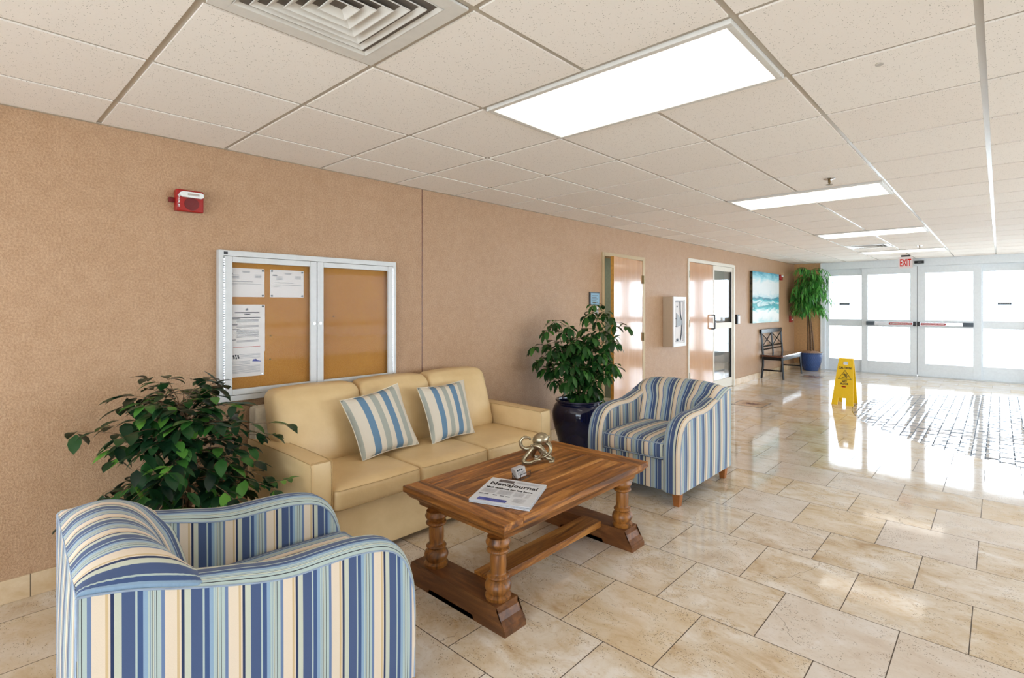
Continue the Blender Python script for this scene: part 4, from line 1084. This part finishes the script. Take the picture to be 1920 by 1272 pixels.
# umbrella plant in the navy pot
random.seed(5)
C1 = Vector((.45, 4.20, 0))
t = thing('umbrella_plant', 'tall umbrella plant in a glossy navy pot beside the sofa', 'plant', (.45, 4.20, 0))
b = B(); pr_ = catmull([(.155, 0, 0), (.175, .01, 0), (.215, .12, 0), (.258, .28, 0), (.265, .38, 0), (.245, .45, 0), (.222, .475, 0), (.222, .485, 0), (.236, .497, 0), (.232, .508, 0), (.212, .505, 0), (.205, .47, 0), (.205, .44, 0)], 3)
b.lathe(C1.x, C1.y, [(p.x, p.y) for p in pr_], 48); part('pot', b, M['navy_glaze'], t, smooth=60)
b = B(); b.lathe(C1.x, C1.y, [(.004, .462), (.12, .458), (.206, .45)], 24, cap=False); part('soil', b, M['soil'], t)
st = B(); lv = B()
def umbel(c, d, n, L, tint):
    d = d.normalized(); a0 = random.uniform(0, 6.28)
    s1 = d.orthogonal().normalized(); s2 = d.cross(s1)
    for k in range(n):
        a = a0 + 6.283 * k / n; ld = (s1 * math.cos(a) + s2 * math.sin(a)) * 1.0 + d * .25 + Vector((0, 0, -.35))
        tip = c + ld.normalized() * L
        if tip.x < .02 or tip.y > 5.15: continue
        st.tube([c, c + ld.normalized() * .02], .0012, 3, cap=False)
        leaf(lv, c + ld.normalized() * .02, ld, L * random.uniform(.8, 1.05), L * .40, random.uniform(.7, 1.3), .15, 4, tint=min(1, max(0, random.gauss(tint, .2))))
# stems: (top offset across, away, height)
stems = [(.20, .05, 1.40), (.36, -.02, 1.22), (.05, .12, 1.10), (-.10, .04, 1.08), (-.22, .0, 1.24), (-.36, -.03, 1.0), (.0, -.12, 1.06), (.12, -.1, .98), (-.2, -.12, .92), (.24, .08, .9), (-.05, .0, 1.02), (.33, .03, .82), (-.32, .05, .82), (.1, .0, .9), (-.1, -.1, .8), (.2, -.1, .78)]
for (a, c, h) in stems:
    top = C1 + RVp * a + Vector((-.669, .743, 0)) * c + Vector((0, 0, h)); top.x = max(top.x, .07)
    base = C1 + RVp * a * .22 + Vector((-.669, .743, 0)) * c * .3 + Vector((0, 0, .45))
    path = catmull([base, base.lerp(top, .4) + Vector((0, 0, .05)), base.lerp(top, .75) + Vector((0, 0, .03)), top], 4)
    st.tube(path, [.0065 - .0004 * i for i in range(len(path))], 6)
    nP = int(4 + (h - .45) * 9)
    for k in range(nP):
        q = path[min(len(path) - 1, int(len(path) * (.08 + .92 * (k + 1) / nP)) )] if h < 1.05 else path[min(len(path) - 1, int(len(path) * (.38 + .62 * (k + 1) / nP)))]
        az = k * 2.4 + random.uniform(-.4, .4); el = random.uniform(-.2, .6)
        pd = Vector((math.cos(az) * math.cos(el), math.sin(az) * math.cos(el), math.sin(el)))
        Lp = random.uniform(.08, .17)
        e_ = q + pd * Lp + Vector((0, 0, -.01))
        if e_.x < .06: continue
        st.tube([q, q.lerp(e_, .5) + Vector((0, 0, .008)), e_], .0018, 4)
        umbel(e_, pd + Vector((0, 0, .8)), random.randint(6, 8), random.uniform(.10, .135), .45)
part('stems', st, M['stem'], t, smooth=70)
part('foliage', lv, M['leaf_umbrella'], t, smooth='keep')['kind'] = 'stuff'

# tall tree in the blue ribbed pot
random.seed(3)
C2 = Vector((.43, 12.86, 0))
t = thing('potted_tree', 'tall bright green tree in a blue ribbed pot near the entrance', 'plant', tuple(C2))
b = B(); b.lathe(C2.x, C2.y, [(.14, 0), (.15, .01), (.195, .14), (.225, .28), (.228, .34), (.222, .36), (.238, .372), (.238, .395), (.215, .398), (.21, .36), (.2, .34)], 48); part('pot', b, M['blue_glaze'], t, smooth=50)
b = B()
P = [[(C2.x + r_ * math.cos(a), C2.y + r_ * math.sin(a), .395 + .045 * (1 - (r_ / .225) ** 2) + .012 * noise.noise(Vector((r_ * 30, a * 3, 0)))) for a in [k * 6.2832 / 24 for k in range(24)]] for r_ in (.004, .06, .12, .17, .21, .225)]
b.grid(P, closev=True); part('moss', b, M['moss'], t)
tr = B()
tops = []
for k in range(4):
    a = k * 1.57 + .4; base = C2 + Vector((.06 * math.cos(a), .06 * math.sin(a), .40)); tp = C2 + Vector((-.05 + .02 * math.cos(a), .02 * math.sin(a), 1.42 + .15 * k % .3))
    path = catmull([base, base.lerp(tp, .35) + Vector((.01, 0, 0)), base.lerp(tp, .7), tp, tp + Vector((.06 * math.cos(a), .06 * math.sin(a), .35)), tp + Vector((.10 * math.cos(a), .10 * math.sin(a), .62))], 4)
    tr.tube(path, [max(.006, .019 - .0006 * i) for i in range(len(path))], 8); tops.append(path)
part('trunk', tr, M['bark'], t, smooth=70)
st = B(); lv = B()
for k in range(170):
    path0 = tops[k % 4]; q0 = path0[random.randint(11, len(path0) - 1)]
    az = random.uniform(0, 6.283); el = random.uniform(.1, 1.25)
    d = Vector((math.cos(az) * math.cos(el), math.sin(az) * math.cos(el), math.sin(el))); p = q0.copy(); path = [p.copy()]
    Lb = random.uniform(.28, .52)
    for s_ in range(6):
        d = (d + Vector((0, 0, -.30))).normalized(); p = p + d * Lb / 6; path.append(p.copy())
    if any(q.x < .05 or q.y > 13.12 or q.z > 2.3 for q in path): continue
    st.tube(path, .003, 4)
    for s_ in range(1, 7):
        for rep in range(2):
            a = random.uniform(0, 6.283); ld = Vector((math.cos(a) * .5, math.sin(a) * .5, random.uniform(-.7, .35))) + d * .4
            L = random.uniform(.13, .20); tip = path[s_] + ld.normalized() * L
            if tip.x < .02 or tip.y > 13.15 or tip.z > 2.32 or tip.z < 1.15: continue
            leaf(lv, path[s_], ld, L, .030, random.uniform(.8, 1.8), .2, 4, tint=min(1, max(0, random.gauss(.5, .28))))
for k in range(14):
    a = random.uniform(0, 6.28); leaf(lv, C2 + Vector((-.05, 0, 1.2 + .02 * k)), Vector((math.cos(a), math.sin(a), .3)), .12, .022, 1.2)
part('twigs', st, M['stem'], t, smooth=70)
part('foliage', lv, M['leaf_long'], t, smooth='keep')['kind'] = 'stuff'

# ================================================================ notice board
t = thing('notice_board', 'aluminium framed cork notice board with two glass doors', 'notice board', (0, 1.72, .82))
by0, by1, bz0, bz1 = 1.10, 2.352, .842, 1.772
b = B()
b.box(.001, .045, by0, by1, bz0, bz0 + .035, r=.003); b.box(.001, .045, by0, by1, bz1 - .035, bz1, r=.003); b.box(.001, .045, by0, by0 + .028, bz0 + .03, bz1 - .03, r=.002); b.box(.001, .045, by1 - .028, by1, bz0 + .03, bz1 - .03, r=.002)
part('case', b, M['alu'], t)
part('cork_panel', bx(.002, .012, by0 + .02, by1 - .02, bz0 + .02, bz1 - .02), M['cork'], t)
ymid = 1.712
for y0, y1, hy, lk in ((by0 + .03, ymid - .002, by0 + .03, ymid - .022), (ymid + .002, by1 - .03, by1 - .03, ymid + .022)):
    z0, z1_ = bz0 + .037, bz1 - .037; f = .045
    b = B(); b.box(.030, .050, y0, y0 + f, z0, z1_, r=.003); b.box(.030, .050, y1 - f, y1, z0, z1_, r=.003); b.box(.030, .050, y0 + f, y1 - f, z0, z0 + f * .8, r=.003); b.box(.030, .050, y0 + f, y1 - f, z1_ - f * .8, z1_, r=.003)
    dr = part('door', b, M['alu'], t)
    part('glass', bx(.036, .039, y0 + f - .005, y1 - f + .005, z0 + f * .8 - .005, z1_ - f * .8 + .005), M['glass_board'], dr)
    b = B(); b.cyl((.046, lk, 1.31), (.056, lk, 1.31), .009, n=16); part('lock', b, M['chrome'], dr)
    b = B()
    for k in range(56): b.box(.0475, .0515, hy - .005, hy + .003, z0 + .01 + k * (z1_ - z0 - .02) / 56, z0 + .01 + (k + .7) * (z1_ - z0 - .02) / 56)
    part('piano_hinge', b, M['alu_bright'], dr)
part('maker_badge', bx(.0452, .0465, 1.128, 1.150, bz1 - .026, bz1 - .010), M['black'], t)
def sheet(name, y0, y1, z0, z1_, label, x=.0135):
    t = thing(name, label, 'paper', (x, (y0 + y1) / 2, z0))
    p = part('sheet', bx(x, x + .001, y0, y1, z0, z1_), M['paper'], t); return t, p
def lines(par, L, mat=M['ink_grey'], x=.0148):
    b = B()
    for (y0, y1, z, h) in L: b.box(x, x + .0003, y0, y1, z - h / 2, z + h / 2)
    part('print', b, mat, par)
def pins(par, L, mat=M['black'], x=.0148):
    for y, z in L:
        b = B(); b.cyl((x - .001, y, z), (x + .007, y, z), .005, .006, n=10); part('push_pin', b, mat, par)
for (y0, y1, z0, z1_, lab, pc) in ((1.145, 1.377, 1.487, 1.668, 'white landscape notice pinned top left behind the glass', 'black'), (1.412, 1.634, 1.487, 1.668, 'white landscape notice pinned top right beside another notice', 'dark_grey')):
    t, p = sheet('pinned_notice', y0, y1, z0, z1_, lab)
    c = (y0 + y1) / 2; L = [(c - .02, c + .03, z1_ - .02, .003), (c - .015, c + .025, z1_ - .026, .003)]
    for k in range(3): L += [(y0 + .04, y0 + .08, z1_ - .045 - k * .009, .003), (y1 - .06, y1 - .02, z1_ - .04 - k * .008, .003)]
    L += [(y0 + .03, y1 - .07, z1_ - .085, .003), (y0 + .02, y0 + .07, z1_ - .1, .003), (y0 + .08, y1 - .02, z1_ - .099, .002), (y0 + .02, y0 + .06, z1_ - .112, .002)]
    lines(p, L); lines(p, [(y0 + .015, y0 + .045, z1_ - .037, .006)], M['ink'])
    pins(t, [(y0 + .01, z0 + .01), (y1 - .012, z0 + .01), (y1 - .012, z1_ - .012), (y0 + .01, z1_ - .01)], M[pc])
t, p = sheet('pinned_notice', 1.15, 1.379, 1.138, 1.438, 'white portrait notice with a red line under its text', .0145)
lines(p, [(1.20, 1.345, 1.388, .006), (1.255, 1.29, 1.378, .005), (1.185, 1.35, 1.357, .004), (1.185, 1.23, 1.349, .004), (1.185, 1.215, 1.312, .004), (1.185, 1.225, 1.283, .004), (1.185, 1.205, 1.218, .004)], M['ink'], .0158)
lines(p, [(1.21, 1.34, z, .0028) for z in (1.343, 1.336, 1.329, 1.305, 1.298, 1.276, 1.268, 1.262, 1.255, 1.248, 1.241, 1.233, 1.212, 1.205)], x=.0158)
lines(p, [(1.19, 1.35, 1.172, .003)], M['ink_red'], .0158)
pins(t, [(1.365, 1.428)], x=.0158)
b = B(); b.box(.0158, .0161, 1.262, 1.278, 1.402, 1.414, rot=Euler((R(30), 0, 0)).to_matrix()); part('print', b, M['ink_grey'], p)
t, p = sheet('pinned_notice', 1.15, 1.375, .984, 1.14, 'lowest pinned notice, with small black pictures and a blue wave mark')
lines(p, [(1.225, 1.35, z, .0028) for z in (1.125, 1.118, 1.110, 1.102)] + [(1.17, 1.35, z, .0028) for z in (1.052, 1.045, 1.038, 1.031, 1.024, 1.017, 1.010)] + [(1.17, 1.29, z, .0028) for z in (1.082, 1.073, 1.064)], M['ink_pale'])
lines(p, [(1.175 + k * .013, 1.184 + k * .013, 1.120 - .002 * (k % 2), .012) for k in range(4)] + [(1.178 + k * .013, 1.187 + k * .013, 1.104 + .002 * (k % 2), .012) for k in range(4)], M['ink'])
b = B(); b.prism([(1.302, 1.078), (1.355, 1.073), (1.355, 1.077), (1.335, 1.082), (1.325, 1.092), (1.308, 1.09)], 'x', .0148, .0151); part('print', b, M['ink_blue'], p)
pins(t, [(1.36, .996)], M['chrome'])
for (y, z, lab) in ((1.415, 1.236, 'small brass pin in bare cork, upper of two in the left half'), (1.412, 1.083, 'small brass pin in bare cork, lower of two in the left half'), (1.85, 1.355, 'dark pin in the middle of the empty right cork panel')):
    b = B(); b.cyl((.012, y, z), (.020, y, z), .004, .005, n=10)
    single('push_pin', b, M['brass'] if y < 1.6 else M['black'], (.012, y, z), lab, 'pin')

# ================================================================ things on the walls
def strobe(y, z, label, d=.055, w=.14, h=.125):
    t = thing('fire_alarm', label, 'fire alarm', (0, y + w / 2, z))
    part('back_box', bx(0, d * .45, y + .002, y + w - .002, z + .002, z + h - .002, r=.004), M['red'], t)
    part('housing', bx(d * .45, d, y, y + w, z, z + h, r=.007, seg=3), M['red'], t)
    part('bracket', bx(0, .02, y - .026, y + .004, z + h * .40, z + h * .62, r=.003), M['red_dark'], t)
    b = B(); c_ = [(y + w * .5 + w * .46 * a, z + h * .77 + h * .13 * c) for a, c in ((-.8, -.6), (-.62, -1), (.85, -1), (1, -.6), (1, .6), (.85, 1), (-.62, 1), (-.8, .6), (-.9, 0))]
    b.prism(c_, 'x', d - .002, d + .016); part('strobe_lens', b, M['white_plastic'], t)
    b = B(); b.box(d + .0155, d + .018, y + w * .38, y + w * .80, z + h * .72, z + h * .82, r=.002); part('reflector', b, M['chrome'], t)
    b = B(); b.cyl((d - .001, y + w * .55, z + h * .36), (d + .0025, y + w * .55, z + h * .36), h * .30, n=28); part('speaker_grille', b, M['red_dark'], t)
    return t
t = strobe(.878, 1.978, 'red fire alarm strobe high on the wall, upper left')
text('lettering', 'FIRE', .02, M['white_plastic'], t, frame_mtx((.0556, .890, 2.035), (0, 0, -1), (0, 1, 0)), width=.07, bold=.0004, squash=.7)
strobe(12.02, 1.985, 'small far red fire alarm beside the sea painting', w=.13, h=.12)
t = thing('fire_pull_station', 'small red fire pull station on the wall behind the far tree', 'fire alarm', (0, 12.85, 1.06))
part('housing', bx(0, .05, 12.79, 12.91, 1.06, 1.21, r=.006), M['red'], t)
part('handle', bx(.05, .062, 12.81, 12.89, 1.11, 1.135, r=.003), M['white_plastic'], t)
# extinguisher cabinet
t = thing('extinguisher_cabinet', 'white wall cabinet with a glazed door between the two side doors', 'cabinet', (.09, 7.0, .853))
cy0, cy1, cz0, cz1 = 6.80, 7.20, .853, 1.562
part('body', bx(0.0, .145, cy0, cy1, cz0, cz1, r=.004), M['cabinet'], t)
b = B(); F = .05
b.box(.145, .165, cy0, cy0 + F, cz0, cz1, r=.003); b.box(.145, .165, cy1 - F, cy1, cz0, cz1, r=.003); b.box(.145, .165, cy0 + F, cy1 - F, cz0, cz0 + F, r=.003); b.box(.145, .165, cy0 + F, cy1 - F, cz1 - F, cz1, r=.003)
dr = part('door', b, M['cabinet_front'], t)
part('door_back', bx(.1455, .149, cy0 + F, cy1 - F, cz0 + F, cz1 - F), M['paper'], dr)
b = B(); i_ = F + .022
b.box(.149, .151, cy0 + i_, cy0 + i_ + .006, cz0 + i_, cz1 - i_); b.box(.149, .151, cy1 - i_ - .006, cy1 - i_, cz0 + i_, cz1 - i_); b.box(.149, .151, cy0 + i_, cy1 - i_, cz0 + i_, cz0 + i_ + .006); b.box(.149, .151, cy0 + i_, cy1 - i_, cz1 - i_ - .006, cz1 - i_)
part('inner_frame', b, M['dark_grey'], dr)
b = B(); b.prism([(6.91, 1.13), (7.06, 1.16), (7.06, 1.22), (6.91, 1.33)], 'x', .151, .160); part('break_plate', b, M['grey_mid'], dr)
b = B(); b.tube(catmull([(.156, 7.03, .94), (.156, 7.06, 1.05), (.156, 7.07, 1.2), (.156, 7.03, 1.32), (.156, 7.02, 1.49)], 4), .007, 8); part('hose', b, M['dark_grey'], dr)
b = B(); b.box(.151, .158, 6.88, 6.93, 1.14, 1.148); b.box(.151, .158, 6.88, 6.93, 1.245, 1.253); part('latch', b, M['black'], dr)
b = B(); b.sphere((.155, 6.94, .95), .028, (.3, 1, .7), 12); b.sphere((.155, 6.93, 1.42), .012, (.4, 1, 1), 10); part('fitting', b, M['dark_grey'], dr)
# screen, switch, keypad
t = thing('wall_screen', 'small lit blue wall screen left of the ajar wooden door', 'screen', (0, 5.1, 1.43))
part('bezel', bx(0, .022, 5.0, 5.19, 1.435, 1.592, r=.004), M['dark_grey'], t)
part('display', bx(.022, .0235, 5.012, 5.178, 1.447, 1.58), M['screen'], t)
b = B()
for k in range(5): b.box(.0236, .0239, 5.03, 5.15 - (k % 2) * .03, 1.47 + k * .02, 1.476 + k * .02)
part('display_text', b, M['dark_grey'], t)
t = thing('card_reader', 'white switch below the small wall screen', 'switch', (0, 5.14, 1.33))
part('plate', bx(0, .016, 5.09, 5.175, 1.325, 1.425, r=.004), M['white_plastic'], t); part('rocker', bx(.016, .021, 5.118, 5.148, 1.35, 1.40, r=.002), M['grey_mid'], t)
t = thing('keypad', 'black and silver keypad on the wall right of the glass door', 'keypad', (0, 9.6, 1.1))
part('body', bx(0, .035, 9.535, 9.66, 1.10, 1.275, r=.006), M['black'], t); part('cover', bx(.035, .045, 9.57, 9.655, 1.11, 1.25, r=.005), M['alu_bright'], t)
# painting
t = thing('sea_painting', 'large square canvas of turquoise sea waves on the wall', 'painting', (0.0, 11.07, 1.10))
part('stretcher_edge', bx(0.004, .055, 10.27, 11.87, 1.098, 2.10), M['painting_edge'], t)
part('canvas', bx(.055, .057, 10.27, 11.87, 1.098, 2.10), M['painting'], t)

# bench
t = thing('settee_bench', 'black cross back bench with a brown seat by the far wall', 'bench', (.24, 11.45, 0))
bx0, bx1, byA, byB = .03, .44, 10.80, 12.10
part('seat', bx(bx0 + .01, bx1, byA + .01, byB - .01, .425, .462, r=.008), M['bench_seat'], t)
part('seat_rail', (lambda b: (b.box(bx1 - .035, bx1 - .008, byA + .04, byB - .04, .365, .425), b.box(bx0 + .02, bx0 + .045, byA + .04, byB - .04, .365, .425), b.box(bx0 + .03, bx1 - .02, byA + .015, byA + .04, .365, .425), b.box(bx0 + .03, bx1 - .02, byB - .04, byB - .015, .365, .425), b)[-1])(B()), M['bench'], t)
for y in (byA + .03, byB - .03):
    b = B(); b.tube([(bx1 + .005, y, 0), (bx1 - .025, y, .42)], [.017, .023], 4); part('leg', b, M['bench'], t, smooth=20)
    b = B(); b.tube([(bx0 - .01 + .02, y, 0), (bx0 + .035, y, .25), (bx0 + .035, y, .46), (bx0 - .0, y, .94)], [.017, .022, .022, .018], 4); part('leg', b, M['bench'], t, smooth=20)
    part('side_stretcher', bx(bx0 + .03, bx1 - .01, y - .01, y + .01, .15, .178), M['bench'], t)
def bp(y, z): return (bx0 + .035 - .035 * (z - .46) / .48, y, z)
b = B(); b.box(bx0 - .015, bx0 + .02, byA, byB, .88, .965, r=.006); part('top_rail', b, M['bench'], t)
b = B()
for z in (.56, .62): b.tube([bp(byA + .03, z), bp(byB - .03, z)], .013, 4)
ymd = (byA + byB) / 2; b.tube([bp(ymd, .46), bp(ymd, .9)], .016, 4)
for a, c in ((byA + .04, ymd - .02), (ymd + .02, byB - .04)):
    b.tube([bp(a, .63), bp(c, .88)], .011, 4); b.tube([bp(a, .88), bp(c, .63)], .011, 4)
part('cross_back', b, M['bench'], t, smooth=20)

# wet floor sign
t = thing('wet_floor_sign', 'yellow folding wet floor caution sign standing on the tiles', 'sign', (1.885, 8.75, 0))
def panel(yb, yt, flip):
    b = B(); H = .665; n_ = 1
    def pt(x, z, off): return (x, yb + (yt - yb) * z / H + off, z)
    cx = 1.866; topc = 1.893
    def X_(s_, z):
        f = z / H; c = cx + (topc - cx) * f; hw = .1385 + (.10 - .1385) * min(1, f / .87)
        if f > .87: hw = .092
        return c + s_ * hw
    cells = []
    zs = [0, .03, .10, .14, .565, .575, .62, .66]
    us = [-1, -.42, .30 if not flip else .42, 1]
    for i in range(len(zs) - 1):
        for j in range(3):
            if j == 1 and i in (0, 1): continue      # leg gap
            if j == 1 and i == 5: continue           # handle hole
            q = [(us[j], zs[i]), (us[j + 1], zs[i]), (us[j + 1], zs[i + 1]), (us[j], zs[i + 1])]
            if j == 1 and i == 2: pass
            for off, od in ((-.006, 1), (.006, -1)):
                P = [pt(X_(s_, z), z, off) for s_, z in q][::od]; b.face(P)
    bmesh.ops.remove_doubles(b.bm, verts=b.bm.verts[:], dist=.0002)
    # close rims
    be = [e_ for e_ in b.bm.edges if e_.is_boundary]
    ed = [e_ for e_ in be if True]
    done = {}
    for e_ in ed:
        a, c = e_.verts
        if a.co.y < (yb + (yt - yb) * a.co.z / H):  # front ring
            fa = next((v for v in b.bm.verts if abs(v.co.x - a.co.x) < 1e-4 and abs(v.co.z - a.co.z) < 1e-4 and abs(v.co.y - a.co.y - .012) < 1e-4), None)
            fc = next((v for v in b.bm.verts if abs(v.co.x - c.co.x) < 1e-4 and abs(v.co.z - c.co.z) < 1e-4 and abs(v.co.y - c.co.y - .012) < 1e-4), None)
            if fa and fc: done[e_] = (a, c, fc, fa)
    for vs in done.values():
        try: b.bm.faces.new(vs)
        except ValueError: pass
    return b
fp = part('front_panel', panel(8.63, 8.76, False), M['yellow'], t, smooth=20)
part('back_panel', panel(8.93, 8.785, True), M['yellow'], t, smooth=20)
b = B(); b.box(1.80, 1.985, 8.755, 8.79, .652, .667, r=.004); part('hinge', b, M['yellow'], t)
upv = Vector((0, .13, .665)).normalized()
def sp_(x, z, o=.0075): return Vector((x, 8.63 + .13 * z / .665 - o, z))
for s_, z, sz, wd in (('CAUTION', .528, .055, .158), ('WET', .335, .04, .065), ('FLOOR', .302, .04, .098)):
    text('lettering', s_, sz, M['black'], fp, frame_mtx(sp_(1.884, z), (1, 0, 0), upv), width=wd, bold=.0016, squash=.9)
b = B()
tri = [(1.886, .495), (1.803, .370), (1.969, .370)]
b.tube([sp_(x, z, .008) for x, z in tri], .0055, 6, closed=True)
fig = [((1.878, .452), .006)]
b.sphere(sp_(1.874, .452, .008), .0075, n=8)
for pth in ([(1.877, .443), (1.888, .418)], [(1.879, .438), (1.866, .428), (1.862, .44)], [(1.880, .438), (1.900, .437), (1.908, .446)], [(1.888, .418), (1.905, .424), (1.917, .410)], [(1.888, .418), (1.896, .405), (1.914, .396)], [(1.850, .388), (1.915, .386)]):
    b.tube([sp_(x, z, .008) for x, z in pth], .0045, 5)
part('slip_symbol', b, M['black'], fp)
b = B(); b.prism([(1.878 + .032 * math.cos(a), .262 + .010 * math.sin(a)) for a in [k * 6.2832 / 8 + .39 for k in range(8)]], 'y', 8.63 + .13 * .262 / .665 - .009, 8.63 + .13 * .262 / .665 - .006); part('maker_mark', b, M['red'], fp)

# floor medallions
def medallion(x0, x1, y0, y1, label):
    t = thing('floor_medallion', label, 'floor inset', ((x0 + x1) / 2, (y0 + y1) / 2, 0), 'square floor medallions along the far wall')
    part('field', bx(x0 + .012, x1 - .012, y0 + .012, y1 - .012, -.004, .0012), M['medal'], t)
    b = B(); b.box(x0, x1, y0, y0 + .012, -.004, .0014); b.box(x0, x1, y1 - .012, y1, -.004, .0014); b.box(x0, x0 + .012, y0, y1, -.004, .0014); b.box(x1 - .012, x1, y0, y1, -.004, .0014); part('border', b, M['black'], t)
    b = B(); cx, cy = (x0 + x1) / 2, (y0 + y1) / 2
    b.sphere((cx, cy, .0), .07, (1.2, .8, .05), 14)
    for k in range(9):
        a = k * .7; b.tube(catmull([(cx, cy, .002), (cx + .08 * math.cos(a), cy + .07 * math.sin(a), .002), (cx + .13 * math.cos(a + .3), cy + .11 * math.sin(a + .3), .002)], 3), .006, 5)
    for v in b.bm.verts: v.co.z = max(-.002, min(v.co.z, .0035))
    part('motif', b, M['medal_dark'], t)
medallion(.64, 1.07, 7.63, 8.10, 'square floor inset with a brown motif near the glass side door')
medallion(.55, .92, 11.45, 11.92, 'square floor inset with a brown motif by the bench, farther one')
